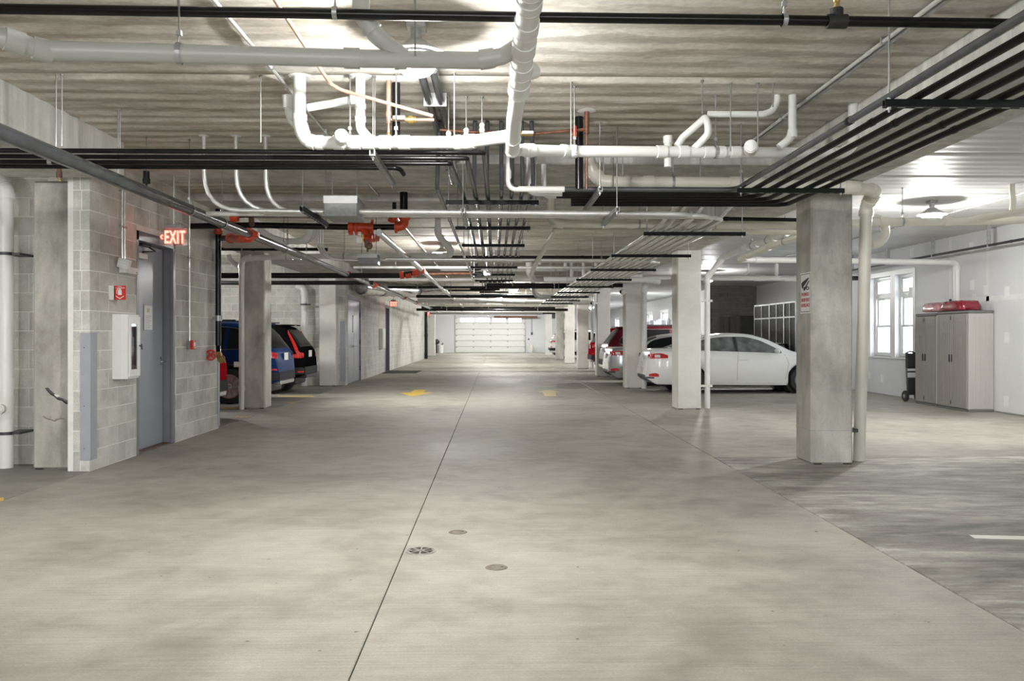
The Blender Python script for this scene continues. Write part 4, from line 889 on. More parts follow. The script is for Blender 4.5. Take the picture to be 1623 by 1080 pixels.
for z in (.25, 1.2, 2.2): MB().cyl((xd+.006, la, z), (xd+.006, la, z+.11), .009, 8).build('hinge', M['galv'], d1, 40)
MB().box((XW-.2, la, 0), (XW-.05, lb, .012)).build('threshold', M['rust'], d1, smooth=0)
n0, n1 = PX(228, 484, xd), PX(241, 523, xd)
no = MB().box((xd+.001, n0.y, n1.z), (xd+.005, n1.y, n0.z)).build('paper_notice', M['paper'], None, 0, label='white paper notice fixed to the grey door beside the extinguisher cabinet', cat='notice')
MB().box((xd+.0051, n0.y-.012, n1.z-.012), (xd+.0052, n0.y, n0.z+.012)).build('holder_edge', M['boxgrey'], no, 0)
yc = (n0.y+n1.y)/2
MB().box((xd+.005, yc-.04, n0.z-.085), (xd+.0058, yc+.03, n0.z-.035)).build('printed_picture', M['yellow_worn'], no, 0)
mb = MB()
for k in range(9): mb.box((xd+.005, n0.y+.03, n0.z-.13-.02*k), (xd+.0056, n1.y-.03-.03*(k % 3), n0.z-.124-.02*k))
mb.build('printed_lines', M['print'], no, 0, kind='stuff')
d2, la2, lb2 = framed_door(2, D2[0], D2[1], D2[3], XW, double=True, dep=.03)
ym = (la2+lb2)/2; MB().bbox((XW-.03, ym-.2, 1.45), (XW-.022, ym-.06, 1.95), .003).build('vision_pane', M['carglass_grey'], d2, smooth=0)
MB().cyl((XW-.03, ym-.02, 1.05), (XW+.05, ym-.02, 1.05), .02, 8).cyl((XW+.045, ym-.28, 1.05), (XW+.045, ym+.2, 1.05), .018, 8).build('lever_handle', M['chrome'], d2, 40)
for z in (.3, 1.1, 1.9): MB().cyl((XW-.02, lb2, z), (XW-.02, lb2, z+.14), .025, 8).build('hinge', M['steeldark'], d2, 40)
d3, la3, lb3 = framed_door(3, D3[0], D3[1], D3[3], XW)
# ------------------------------------------------------------------ exit signs
def exitsign(label, c, w, arrow, top):
    o = empty('exit_sign', label, 'sign', group='lit red exit signs')
    h = w*.62
    MB().bbox((-w*.26,-.035,h*.5), (w*.26,.035,h*.5+w*.16), .006).bbox((-w*.38,-.02,h*.5-.005), (w*.38,.02,h*.5+.012), .003).build('canopy', M['boxgrey'], o, 0)
    MB().cyl((0,0,h*.5+w*.16), (0,0,top-c.z), .011, 8).cyl((0,0,top-c.z-.05), (0,0,top-c.z), .03, 10).build('stem', M['galv'], o, 40)
    MB().bbox((-w*.5,-.006,-h*.5), (w*.5,.006,h*.5), .003).build('acrylic_panel', M['exit_panel'], o, 0)
    if arrow: MB().tube([V(-w*.40,-.009,h*.12), V(-w*.47,-.009,0), V(-w*.40,-.009,-h*.12)], .007, 6).build('arrow', M['exit_red'], o, 0)
    text('EXIT', w*.6, 'exit_red', o, (w*.05, -.009, -.0), RF, .003, track=1.12, off=.004, fit=(w*.74, h*.76))
    o.location = c; return o
c = P(275.5, 376, 9.5)
exitsign('lit EXIT sign with an arrow hanging beside the grey stair door', c, .315, True, 3.3)
exitsign('lit EXIT sign over the recessed door in the far block wall', P(623.5, 482, 30.2), .32, False, 3.3)
exitsign('lit EXIT sign beyond the end of the far block wall', P(677, 498, 48.5), .32, False, 3.3)
# ------------------------------------------------------------------ wall fittings by the stair door
el = empty('emergency_light', 'white emergency light with a tilted lamp head between the door and the wall corner', 'lamp')
a_, b_ = PX(187, 420, XW), PX(208, 436, XW)
MB().bbox((XW+.006, a_.y, b_.z), (XW+.08, b_.y, a_.z-.01), .006).build('case', M['offwhite'], el, 0)
c = V(XW+.085, a_.y-.04, a_.z+.01); R = Matrix.Rotation(.25, 3, 'Y')
MB().obox(c, R@V(.06,0,0), R@V(0,.03,0), R@V(0,0,.05)).build('lamp_head', M['white'], el, 0)
mb = MB()
for i in range(4):
    for j in range(3): mb.obox(c+R@V(-.042+.028*i,-.031,-.032+.032*j), R@V(.009,0,0), R@V(0,.002,0), R@V(0,0,.010))
mb.build('lens_grid', M['boxlight'], el, 0, kind='stuff')
MB().box((XW+.08, b_.y-.06, b_.z+.012), (XW+.083, b_.y-.015, b_.z+.03)).build('label_plate', M['print'], el, 0)
for i, px in enumerate((189.5, 193.5)):
    q = PX(px, 420, XW); o = pipe('conduit', 'slim conduit running down to the emergency light, %s' % ['outer one', 'inner one'][i], 'conduit', [V(XW+.03, q.y, a_.z-.01), V(XW+.03, q.y, CEIL)], .011, M['emt'], .1, None, (), (), 8)
    for z in (2.55, 2.95): MB().bbox((XW, q.y-.03, z), (XW+.045, q.y+.03, z+.02), .003).build('strap', M['galv'], o, 0)
fs = empty('extinguisher_sign', 'red fire extinguisher sign projecting from the block wall above the white cabinet', 'sign')
ys = 8.78; a_, b_ = P(180.5, 453, ys), P(199.5, 475.5, ys)
MB().bbox((a_.x, ys, b_.z), (b_.x, ys+.004, a_.z), .001).build('panel', M['red'], fs, 0)
MB().bbox((XW+.004, ys-.004, b_.z), (XW+.010, ys+.022, a_.z), .001).box((XW+.004, ys, b_.z), (a_.x+.01, ys+.004, a_.z)).build('mounting_flange', M['offwhite'], fs, 0)
w, hh = b_.x-a_.x, a_.z-b_.z; cx = (a_.x+b_.x)/2
mb = MB()
mb.prism([V(cx-w*.16,ys-.001,b_.z+hh*.34), V(cx+w*.16,ys-.001,b_.z+hh*.34), V(cx+w*.16,ys-.001,b_.z+hh*.66), V(cx+w*.08,ys-.001,b_.z+hh*.74), V(cx-w*.08,ys-.001,b_.z+hh*.74), V(cx-w*.16,ys-.001,b_.z+hh*.66)], V(0,-.001,0))
mb.box((cx-w*.05, ys-.002, b_.z+hh*.74), (cx+w*.05, ys, b_.z+hh*.80)).box((cx-w*.22, ys-.002, b_.z+hh*.75), (cx+w*.12, ys, b_.z+hh*.79))
mb.tube([V(cx-w*.2,ys-.002,b_.z+hh*.76), V(cx-w*.27,ys-.002,b_.z+hh*.6), V(cx-w*.25,ys-.002,b_.z+hh*.42)], .003, 6)
mb.build('extinguisher_symbol', M['signwhite'], fs, 0)
MB().prism([V(cx-w*.34,ys-.001,b_.z+hh*.30), V(cx-w*.34,ys-.001,b_.z+hh*.25), V(cx,ys-.001,b_.z+hh*.05), V(cx+w*.34,ys-.001,b_.z+hh*.25), V(cx+w*.34,ys-.001,b_.z+hh*.30), V(cx,ys-.001,b_.z+hh*.12)], V(0,-.001,0)).build('arrow_symbol', M['signwhite'], fs, 0)
text('FIRE', .017, 'signwhite', fs, (cx, ys-.001, a_.z-hh*.07), RF, fit=(w*.3, hh*.07)); text('EXTINGUISHER', .018, 'signwhite', fs, (cx, ys-.001, a_.z-hh*.16), RF, fit=(w*.82, hh*.075))
# cabinet
ca = empty('extinguisher_cabinet', 'white chamfered fire extinguisher cabinet on the block wall beside the door', 'cabinet')
y0, y1 = PX(177.5, 560, XW).y, 9.21
XF = XW+.145; z0, z1 = PX(177, 600, XW).z+.0, PX(177, 498, XW).z
z0, z1 = .905, 1.60
yf0, yf1 = y0+.055, y1-.03
poly = [V(XW+.003,y0,0), V(XF-.05,y0,0), V(XF,yf0,0), V(XF,yf0+.02,0), V(XF-.012,yf0+.02,0), V(XF-.012,yf1-.02,0), V(XF,yf1-.02,0), V(XF,yf1,0), V(XF-.05,y1,0), V(XW+.003,y1,0)]
outer = [V(XW+.003,y0,0), V(XF-.05,y0,0), V(XF,yf0,0), V(XF,yf1,0), V(XF-.05,y1,0), V(XW+.003,y1,0)]
mb = MB().prism([p+V(0,0,z0) for p in outer], (0,0,.02)).prism([p+V(0,0,z1-.02) for p in outer], (0,0,.02))
mb.box((XW+.003,y0+.013,z0+.02), (XW+.012,y1-.013,z1-.02))
mb.prism([p+V(0,0,.02) for p in [V(XW+.003,y0,z0), V(XF-.05,y0,z0), V(XF,yf0,z0), V(XF-.01,yf0+.01,z0), V(XF-.06,y0+.012,z0), V(XW+.003,y0+.012,z0)]], (0,0,z1-z0-.04))
mb.prism([p+V(0,0,.02) for p in [V(XW+.003,y1,z0), V(XF-.05,y1,z0), V(XF,yf1,z0), V(XF-.01,yf1-.01,z0), V(XF-.06,y1-.012,z0), V(XW+.003,y1-.012,z0)]], (0,0,z1-z0-.04))
mb.build('case', M['white'], ca, 0)
a2, b2 = yf0, yf1
dr = MB().bbox((XF,a2,z0+.02),(XF+.02,a2+.045,z1-.02),.004).bbox((XF,b2-.065,z0+.02),(XF+.02,b2,z1-.02),.004).bbox((XF,a2+.045,z1-.10),(XF+.02,b2-.065,z1-.02),.004).bbox((XF,a2+.045,z0+.02),(XF+.02,b2-.065,z0+.10),.004).build('door', M['white'], ca, 0)
MB().box((XF+.008,a2+.045,z0+.1),(XF+.012,b2-.065,z1-.1)).build('pane', M['cabglass'], dr, 0)
MB().cyl((XF+.02,b2-.03,1.26),(XF+.045,b2-.03,1.255),.008,8).cyl((XF+.045,b2-.03,1.28),(XF+.045,b2-.02,1.22),.008,8).build('latch', M['steeldark'], dr, 40)
MB().box((XW+.013,y0+.02,z0+.021),(XW+.016,y1-.02,z1-.021)).build('back_panel', M['boxgrey'], ca, 0)
ex = empty('fire_extinguisher', 'red fire extinguisher with a white tag inside the glazed cabinet', 'extinguisher')
ye = (a2+b2)/2-.01; xe_ = XW+.078
MB().lathe([(0,z0+.022),(.05,z0+.03),(.055,z0+.06),(.055,z0+.30),(.045,z0+.36),(.02,z0+.39),(.018,z0+.42),(0,z0+.42)], 20, Matrix.Translation((xe_,ye,0))).build('cylinder', M['red'], ex, 40)
MB().bbox((xe_-.02,ye-.02,z0+.42),(xe_+.02,ye+.02,z0+.46),.004).box((xe_-.01,ye-.02,z0+.47),(xe_+.01,ye+.09,z0+.485)).tube([V(xe_,ye-.02,z0+.44),V(xe_+.02,ye-.065,z0+.38),V(xe_+.03,ye-.06,z0+.15)],.010,8).build('valve_and_hose', M['rubber'], ex, 40)
MB().obox(V(xe_+.058,ye+.01,z0+.35), V(.002,0,0), V(0,.025,.0), V(0,.012,.10)).obox(V(xe_+.056,ye-.02,z0+.47), V(.002,0,0), V(0,.03,0), V(0,0,.04)).build('tag', M['paper'], ex, 0)
# corner guards
def guard(label, X, Y, z0, z1, t=.004, wx=.10, wy=.13):
    mb = MB().bbox((X-wx,Y-t-.008,z0),(X+.008+t,Y-.008,z1),.0015).bbox((X+.008,Y-.008,z0),(X+.008+t,Y+wy,z1),.0015)
    o = mb.build('corner_guard', M['guard'], None, 0, label=label, cat='guard')
    s = MB()
    for z in (z0+.12, z0+.55, z1-.15): s.cyl((X-wx*.55,Y-t-.0095,z),(X-wx*.55,Y-t-.006,z),.006,8)
    s.build('screw_row', M['steeldark'], o, 0, kind='stuff'); return o
guard('grey steel corner guard on the near corner of the block stair wall', XW, YC, .11, 1.40, wx=.09)
guard('grey steel corner guard between the far pier and the double door', XW, YF, .1, 1.75, wx=.14, wy=.05)
eg = MB().bbox((XW-.02,YE+.006,.02),(XW+.008,YE+.012,1.25),.001).bbox((XW+.007,YE-.07,.02),(XW+.012,YE+.012,1.25),.001).build('corner_guard', M['guard'], None, 0, label='narrow grey edge guard below the hose valve', cat='guard')
MB().cyl((XW+.012,YE-.03,.2),(XW+.014,YE-.03,.2),.006,8).build('screw_row', M['steeldark'], eg, 0, kind='stuff')
# fire alarm pull and its conduit
fp = empty('fire_alarm_pull', 'small red fire alarm pull box with a grey back box', 'alarm')
q = PX(300, 547, XW); MB().bbox((XW+.006,q.y-.11,q.z-.055),(XW+.05,q.y-.0,q.z+.055),.004).build('back_box', M['boxgrey'], fp, 0)
MB().bbox((XW+.05,q.y-.10,q.z-.06),(XW+.085,q.y+.02,q.z+.065),.006).build('cover', M['red'], fp, 0); MB().box((XW+.085,q.y-.07,q.z-.02),(XW+.088,q.y-.01,q.z+.035)).box((XW+.085,q.y-.06,q.z-.045),(XW+.095,q.y-.02,q.z-.03)).build('handle', M['signwhite'], fp, 0)
for (px, lab, zz) in ((297.5, 'long slim conduit running down to the red alarm box', q.z+.055),):
    y_ = PX(px, 540, XW).y; o = pipe('conduit', lab, 'conduit', [V(XW+.025,y_,zz), V(XW+.025,y_,CEIL)], .011, M['emt'], .1, None, (), (), 8)
    MB().bbox((XW,y_-.03,2.4),(XW+.04,y_+.03,2.42),.003).build('strap', M['galv'], o, 0)
fp2 = MB().bbox((XW+.006,29.9,1.3),(XW+.06,30.1,1.52),.01).build('fire_alarm_pull', M['red'], None, 0, label='tiny red alarm box beside the far recessed door', cat='alarm')
MB().box((XW+.06,29.95,1.38),(XW+.066,30.05,1.43)).build('handle', M['signwhite'], fp2, 0)
cb2 = MB().bbox((XW+.006,29.0,.9),(XW+.14,29.7,1.6),.01).build('extinguisher_cabinet', M['offwhite'], None, 0, label='grey-white wall cabinet beyond the double door', cat='cabinet')
MB().bbox((XW+.14,29.1,1.0),(XW+.146,29.6,1.5),.002).build('door', M['boxlight'], cb2, 0)
spk = pipe('standpipe', 'black pipe upright at the far end of the long block wall', 'pipe', [V(XW+.12,47.3,0), V(XW+.12,47.3,2.7)], .09, M['black'], .1, None, [.5], (), 12)
# ------------------------------------------------------------------ surveillance sign on the near column
sv = empty('surveillance_sign', 'white video surveillance sign with red words on the near column', 'sign')
X = 3.36; a_, b_ = PX(1269, 431, X), PX(1285.5, 497, X)
ya, yb = b_.y, a_.y; z0, z1 = 1.58, 2.02
z1 = PX(1277, 432.5, X).z; z0 = PX(1277, 497, X).z
MB().bbox((X-.005,ya,z0),(X-.002,yb,z1),.001).build('panel', M['signwhite'], sv, 0)
mb = MB()
t = .006
for (p, q_, r, s) in ((ya+.012,yb-.012,z1-.02,z1-.02+t),(ya+.012,yb-.012,z0+.014,z0+.014+t),(ya+.012,ya+.012+t,z0+.014,z1-.014),(yb-.012-t,yb-.012,z0+.014,z1-.014)): mb.box((X-.0062,p,r),(X-.005,q_,s))
mb.build('border', M['signblack'], sv, 0)
W_, H_ = yb-ya, z1-z0
def sp(u, v): return V(X-.0052, yb-W_*u, z1-H_*v)   # u from the reader's left (far side), v downward
mb = MB()
mb.prism([sp(.15,.26), sp(.22,.22), sp(.80,.13), sp(.84,.16), sp(.45,.30), sp(.25,.34)], V(-.0012,0,0))
mb.prism([sp(.12,.25), sp(.26,.22), sp(.34,.36), sp(.20,.38)], V(-.002,0,0)).prism([sp(.30,.38), sp(.45,.34), sp(.52,.42), sp(.38,.45)], V(-.0012,0,0))
mb.prism([sp(.46,.36), sp(.84,.2), sp(.88,.23), sp(.52,.40)], V(-.0012,0,0))
mb.tube([sp(.72+.12*math.cos(k*.63), .39+.035*math.sin(k*.63))+V(-.001,0,0) for k in range(11)], .005, 6)
mb.build('camera_symbol', M['signblack'], sv, 0)
for (s_, v, sz, m_) in (('PREMISES', .53, .058, 'signred'), ('UNDER VIDEO', .67, .047, 'signred'), ('SURVEILLANCE', .80, .043, 'signred')):
    p = sp(.5, v); text(s_, sz, m_, sv, (X-.006, p.y, p.z), RB, .0005, fit=(W_*(.74 if s_ == 'PREMISES' else .8), H_*.085), off=.0012)
# ------------------------------------------------------------------ floor fittings
dc = PZ(667, 874); R_ = (PZ(691, 874).x-PZ(643, 874).x)/2
dg = empty('floor_drain', 'round slotted iron floor drain grate on the middle joint', 'drain')
MB().lathe([(0,.001),(R_*.95,.001)], 32, Matrix.Translation(dc)).build('pit_shade', M['signblack'], dg, 0)  # flat black disc paints the shade inside the drain; the slab has no hole
MB().lathe([(R_*.88,.002),(R_*.9,.006),(R_*1.0,.006),(R_*1.02,.0)], 36, Matrix.Translation(dc)).build('rim', M['ironpale'], dg, 40)
for k in range(1, 5): MB().lathe([(R_*(.86-.18*k)+.0,.003),(R_*(.86-.18*k)+.004,.006),(R_*(.95-.18*k)-.002,.006),(R_*(.95-.18*k),.003)], 28, Matrix.Translation(dc)).build('ring', M['iron'], dg, 40)
mb = MB()
for k in range(4):
    t = math.pi/4*k; d = V(math.cos(t), math.sin(t), 0); mb.obox(dc+V(0,0,.0045), d*R_*.9, V(-d.y,d.x,0)*R_*.055, V(0,0,.002))
mb.build('spoke_bars', M['ironpale'], dg, 0)
for (px, py, lab) in ((726,844,'smaller round cleanout cover beyond the drain grate'), (787,900,'round cleanout cover on the floor right of the drain grate')):
    c = PZ(px, py); r = (PZ(px+15 if px == 726 else px+18, py).x-c.x)
    o = MB().lathe([(0,.004),(r*.25,.004),(r*.27,.0035),(r*.6,.0035),(r*.62,.0045),(r*.9,.004),(r,.0)], 26, Matrix.Translation(c)).build('cleanout_cover', M['coverbrown'], None, 40, label=lab, cat='cover')
    MB().cyl(c+V(r*.5,0,.004), c+V(r*.5,0,.006), r*.1, 8).build('screw', M['iron'], o, 40)
def paint(name, label, pts, m, cat, group=None):
    poly = [PZ(*p)+V(0,0,.0008) for p in pts]; n = len(poly)
    return MB().prism(poly, (0,0,.0006)).build(name, M[m], None, 0, label=label, cat=cat, group=group)
paint('floor_arrow', 'bright yellow arrow painted on the left lane of the aisle', [(632.5,623),(650,628),(656,628),(686,622.5),(671,622.5),(675,618),(657,618),(651,622.5)], 'yellow', 'arrow')
paint('floor_arrow', 'worn pale yellow arrow painted on the right lane of the aisle', [(853,622),(865,618.3),(872,618.3),(888,622),(880,622.3),(882,628.4),(863,628.4),(860,622.3)], 'yellow_worn', 'arrow')
paint('bay_line', 'white line painted on the worn bay floor near the frame edge', [(1536,848.5),(1700,852),(1700,858),(1545,854)], 'linewhite', 'line')
paint('bay_line', 'yellow bay line in front of the far pier', [(440,629),(498,629),(495,627.8),(440,627.8)], 'yellow', 'line')
paint('bay_line', 'yellow bay line beside the column at the red car', [(351,648),(378,648),(376,646.5),(351,646.5)], 'yellow', 'line')
def num(px, py, s, lab, m='yellow'):
    c = PZ(px, py); o = text(s, .34, m, None, c+V(0,0,.001), (0,0,-math.pi/2 if px > 700 else math.pi/2), .0006, name='bay_number'); tag(o, lab, 'number'); return o
num(385, 661, '62', 'yellow bay number on the floor in front of the red car'); num(461, 638, '61', 'yellow bay number on the floor in front of the black SUV')
paint('floor_mark', 'yellow paint fragment on the floor beside the dark block wall', [(-4,790),(6,789),(6,794),(-4,796)], 'yellow', 'mark')
a_, b_ = PZ(607, 592), PZ(668, 588)
fm_ = MB().bbox((XW+.02,a_.y,0),(PZ(664,590).x,b_.y,.012),.004).build('floor_mat', M['mat'], None, 0, label='dark rubber mat before the far recessed door', cat='mat')
MB().bbox((XW+.06,a_.y+.06,.012),(PZ(664,590).x-.06,b_.y-.06,.015),.002).build('pile', M['rubber'], fm_, 0)
# ------------------------------------------------------------------ sectional garage door
gd = holes(MB(), 'y', Y1+.091, Y1+.12, GX0-.05, GX1+.05, -.02, GZ+.05, [(GX0+.1, GX1-.1, GZ-.44, GZ-.04)]).build('door_4', M['boxgrey'], kind='structure', smooth=0)
n = 6; hs = GZ/n
for k in range(n):
    a_, b_ = k*hs+.008, (k+1)*hs-.008
    mb = MB()
    if k < n-1: mb.bbox((GX0, Y1+.04, a_), (GX1, Y1+.09, b_), .012)
    else:
        xs_ = [GX0]; wins = []
        for j in range(4):
            u0 = (728+0*j, 752.5, 778.5, 803.5)[j]; wins.append((P(u0+2.3,515,Y1).x, P(u0+23,515,Y1).x))
        holes(mb, 'y', Y1+.04, Y1+.09, GX0, GX1, a_, b_, [(p, q, a_+.08, b_-.06) for p, q in wins])
    s = mb.build('door_section', M['white'], gd, 0)
    if k == n-1:
        for p, q in wins: MB().box((p, Y1+.06, a_+.08), (q, Y1+.066, b_-.06)).build('pane', M['pane'], s, 0)
    for j in range(5):
        x = GX0+.06+(GX1-GX0-.12)*j/4; MB().bbox((x-.05, Y1+.022, b_-.09), (x+.05, Y1+.04, b_-.0), .004).build('hinge', M['galv'], s, 0)
for sgn, x in ((1, GX0), (-1, GX1)): MB().bbox((x-.06, Y1-.06, 0), (x+.02, Y1+.0, GZ+.15), .008).build('track', M['galv'], gd, 0)
MB().cyl((GX0-.1, Y1-.15, GZ+.32), (GX1+.1, Y1-.15, GZ+.32), .06, 12).build('spring_shaft', M['galv'], gd, 40)
# small fittings on the end wall
cs = empty('opener_control', 'small dark opener control beside the sectional door', 'control'); c = P(843, 529, Y1)
MB().bbox(c-V(.07,.06,.1), c+V(.07,0,.1), .01).cyl(c+V(0,-.03,.1), c+V(0,-.03,1.2), .015, 6).build('box', M['steeldark'], cs, 0); MB().bbox(c+V(-.3,-.05,-.5), c+V(-.2,0,-.38), .01).build('button_box', M['steeldark'], cs, 0)
tool = empty('garden_tool_bin', 'white bin with dark covered tools at the far end wall', 'bin'); c = P(695, 559, 62.5); c.z = 0
MB().lathe([(.0,0),(.2,.0),(.24,.6),(.25,.62),(.22,.62),(.2,.3),(0,.28)], 16, Matrix.Translation(c+V(.15,0,0))).build('bucket', M['white'], tool, 40); MB().ball(c+V(-.15,0,.85), .25, .2, .2).tube([c+V(-.15,0,.0), c+V(-.15,0,.8)], .05, 8).tube([c+V(.1,0,.4), c+V(.35,0,.75)], .05, 8).build('covered_tools', M['plastic'], tool, 40)
cone = MB().lathe([(0,0),(.16,0),(.18,.3),(.12,.62),(0,.65)], 14, Matrix.Translation(P(842,557,63.5)*1)).build('cloth_sack', M['pvc_cream'], None, 40, label='tan sack against the end wall beside the sectional door', cat='sack')
cone.location.z = -P(842,557,63.5).z
# ------------------------------------------------------------------ tan storage cabinets, bag, hand truck
def cabinet(label, ya, yb, xf, h, sidem):
    o = empty('storage_cabinet', label, 'cabinet', group='tan storage cabinets')
    x1 = XR-.015
    MB().bbox((xf+.03, ya, .04), (x1, yb, h-.05), .012).build('body', M['cabinet_side'], o, 0)
    MB().bbox((xf+.01, ya-.008, h-.05), (x1, yb+.008, h), .012).build('top', M['cabtop'], o, 0)
    MB().bbox((xf+.02, ya-.004, 0), (x1, yb+.004, .045), .008).build('base', M['cabtop'], o, 0)
    for k in range(4):
        x = xf+.12+.09*k
        MB().bbox((x, ya-.006, .14), (x+.03, ya+.002, h-.12), .004).build('side_rib', M['cabinet_side'], o, 0)
    ym = (ya+yb)/2+.02
    for (p, q, s) in ((ya+.012, ym-.003, 0), (ym+.003, yb-.012, 1)):
        d = MB().bbox((xf, p, .05), (xf+.03, q, h-.055), .008).build('door', M['cabinet'], o, 0)
        wq = q-p
        for u in (.30, .42, .54): MB().bbox((xf-.008, p+wq*u, .14), (xf+.002, p+wq*u+.018, h-.42), .003).build('rib', M['cabinet'], d, 0)
        for u in (.34, .50): MB().bbox((xf-.006, p+wq*u, h-.30), (xf+.002, p+wq*u+.018, h-.2), .003).build('vent_rib', M['cabinet'], d, 0)
        MB().bbox((xf-.007, p+wq*.1, .1), (xf+.002, p+wq*.13, h-.1), .003).bbox((xf-.007, p+wq*.87, .1), (xf+.002, p+wq*.9, h-.1), .003).build('panel_edge', M['cabinet'], d, 0)
        yy = q-.06 if s == 0 else p+.02
        MB().bbox((xf-.012, yy, h*.52-.07), (xf+.002, yy+.04, h*.52+.07), .004).build('handle', M['signblack'], d, 0)
    for z in (.1, h-.16): MB().cyl((xf-.006, ym, z), (xf-.006, ym, z+.07), .008, 8).build('hasp', M['steeldark'], o, 40)
    return o
ycA, ycB = yon(1533, 8.43), 15.505
cabinet('tan plastic storage cabinet in front, showing its pale side panel', ycA, ycB, 8.43, 1.82, 0)
cabinet('tan plastic storage cabinet behind, next to the window and hand truck', 15.64, yon(1450, 8.47), 8.47, 1.80, 0)
bg = empty('packed_tarp', 'red tarp in a clear plastic bag lying on the tan cabinets', 'bag')
c0 = V(8.62, ycA+.25, 1.822)
def lump(mb, c, a, b_, h, n=14, seed=1):
    random.seed(seed); rows = []
    prof = [(0,.0),(.75,.0),(.97,.08),(1,.3),(.98,.6),(.9,.9),(.6,1),(0,1.02)]
    for (s, z) in prof:
        rows.append([c+V(max(-1,min(1,1.25*math.cos(t)))*a*s*random.uniform(.96,1.03), max(-1,min(1,1.25*math.sin(t)))*b_*s*random.uniform(.97,1.02), z*h*random.uniform(.94,1.05) if z > 0 else 0) for t in [2*math.pi*k/28 for k in range(28)]])
        rows[-1].append(rows[-1][0])
    mb.grid(rows); return mb
lump(MB(), c0+V(0,.30,0), .2, .38, .19, seed=3).build('tarp', M['bag'], bg, 70); lump(MB(), c0+V(-.0,1.0,0), .2, .36, .18, seed=5).build('clear_wrap', M['bagclear'], bg, 70)
ht = empty('hand_truck', 'folded black hand truck leaning beside the tan cabinet under the window', 'hand truck')
yh = yon(1443, 8.55)+.05; xh = 8.52
for s in (-.0, .26): MB().lathe([(.035,-.025),(.10,-.03),(.115,-.015),(.115,.015),(.10,.03),(.035,.025)], 20, Matrix.Translation((xh-.05+s, yh, .116)) @ Matrix.Rotation(math.pi/2, 4, 'Y')).build('wheel', M['rubber'], ht, 40); 
for s in (-.0, .26): MB().lathe([(0,-.027),(.04,-.029),(.045,0),(.04,.029),(0,.027)], 12, Matrix.Translation((xh-.05+s, yh, .116)) @ Matrix.Rotation(math.pi/2, 4, 'Y')).build('hub', M['galv'], ht, 40)
mb = MB()
for s in (.0, .2): mb.tube([V(xh+s,yh,.12), V(xh+s,yh+.04,.5), V(xh+s,yh+.08,1.0)], .016, 8)
mb.tube([V(xh,yh+.08,1.0), V(xh+.1,yh+.10,1.04), V(xh+.2,yh+.08,1.0)], .016, 8).box((xh,yh-.02,.3),(xh+.2,yh+.03,.33)).box((xh,yh+.03,.6),(xh+.2,yh+.06,.63)).build('frame', M['steeldark'], ht, 40)
MB().bbox((xh-.02,yh-.05,.14),(xh+.22,yh-.03,.5),.006).build('folded_plate', M['plastic'], ht, 0); MB().bbox((xh-.02,yh+.0,.68),(xh+.22,yh+.09,1.0),.03).build('strap_bundle', M['plastic'], ht, 0)
# ------------------------------------------------------------------ wire storage cages
XC = 8.6
segs = [yon(px, XC) for px in (1300, 1278, 1262, 1243, 1220, 1196)]
for i in range(5):
    a_, b_ = segs[i], segs[i+1]; h = 2.35
    o = empty('storage_cage', 'wire mesh storage cage along the far bay wall, %s from the near column' % ORD[i], 'cage', group='wire mesh storage cages')
    mb = MB()
    for y in (a_+.02, (a_+b_)/2, b_-.02): mb.box((XC-.02,y-.02,0),(XC+.02,y+.02,h))
    for z in (.12, 1.9, h-.02): mb.box((XC-.02,a_,z-.02),(XC+.02,b_,z+.02))
    mb.box((XC,a_,h-.03),(10.2,a_+.03,h)).build('frame', M['cageframe'], o, 0)
    for (p, q) in ((a_+.04,(a_+b_)/2-.02), ((a_+b_)/2+.02, b_-.04)):
        MB().box((XC-.003,p,.14),(XC+.003,q,1.88)).build('mesh_panel', M['mesh_wire'], o, 0); MB().box((XC-.003,p,1.92),(XC+.003,q,h-.04)).build('mesh_panel', M['mesh_wire'], o, 0)
    MB().box((XC+.02,b_-.03,.05),(10.2,b_-.02,h)).build('side_panel', M['mesh_wire'], o, 0)
random.seed(11)
kk = 0
for i in range(5):
    for k in range(3):
        a_ = segs[i]+.15+k*(segs[i+1]-segs[i]-.3)/3; h = random.uniform(.5, 1.6); w = (segs[i+1]-segs[i]-.5)/3
        o = MB().bbox((9.0+.3*random.random(), a_, 0), (9.9, a_+w, h), .02).build('stored_box', M[('boxgrey','steeldark','cladding','darkwall')[kk % 4]], None, 0, label='dim stored box behind the wire mesh of the storage cages', cat='box', group='boxes in the storage cages')
        MB().box((9.0+.0, a_+w*.45, h), (9.9, a_+w*.55, h+.003)).build('tape', M['boxgrey'], o, 0); kk += 1
for i, y in enumerate((28.6, 30.0)):
    o = MB().bbox((8.6, y, 0), (9.6, y+1.3, 2.05), .02).build('steel_locker', M['darkwall'], None, 0, label=['dark steel locker standing against the cages', 'dark steel locker in the corner of the storage recess'][i], cat='locker')
    MB().bbox((8.59, y+.05, .1), (8.602, y+.63, 1.98), .004).bbox((8.59, y+.67, .1), (8.602, y+1.25, 1.98), .004).build('door', M['darkwall'], o, 0)
for i, y in enumerate((24.3, 27.2)):
    o = MB().lathe([(0,0),(.3,0),(.33,1.0),(.28,1.12),(0,1.15)], 18, Matrix.Translation((8.3, y, 0))).build('waste_bin', M['galv'], None, 40, label=['grey round-topped bin before the mesh cages', 'second grey bin farther along the mesh cages'][i], cat='bin')
    MB().cyl((8.3,y,1.08),(8.3,y,1.12),.335,18).build('lid_band', M['steeldark'], o, 40)
# plastic sheeting over far cages
ps = MB(); rows = []
for j in range(2):
    rows.append([V(8.55+.09*math.sin(k*1.9)+.04*math.sin(k*.7), 38.0+.13*k, .0 if j == 0 else 2.15+.05*math.sin(k*.4)) for k in range(60)])
ps.grid(rows).build('plastic_sheeting', M['sheet'], None, 60, label='wavy clear plastic sheeting hung in the far bay behind the red SUV', cat='sheet')
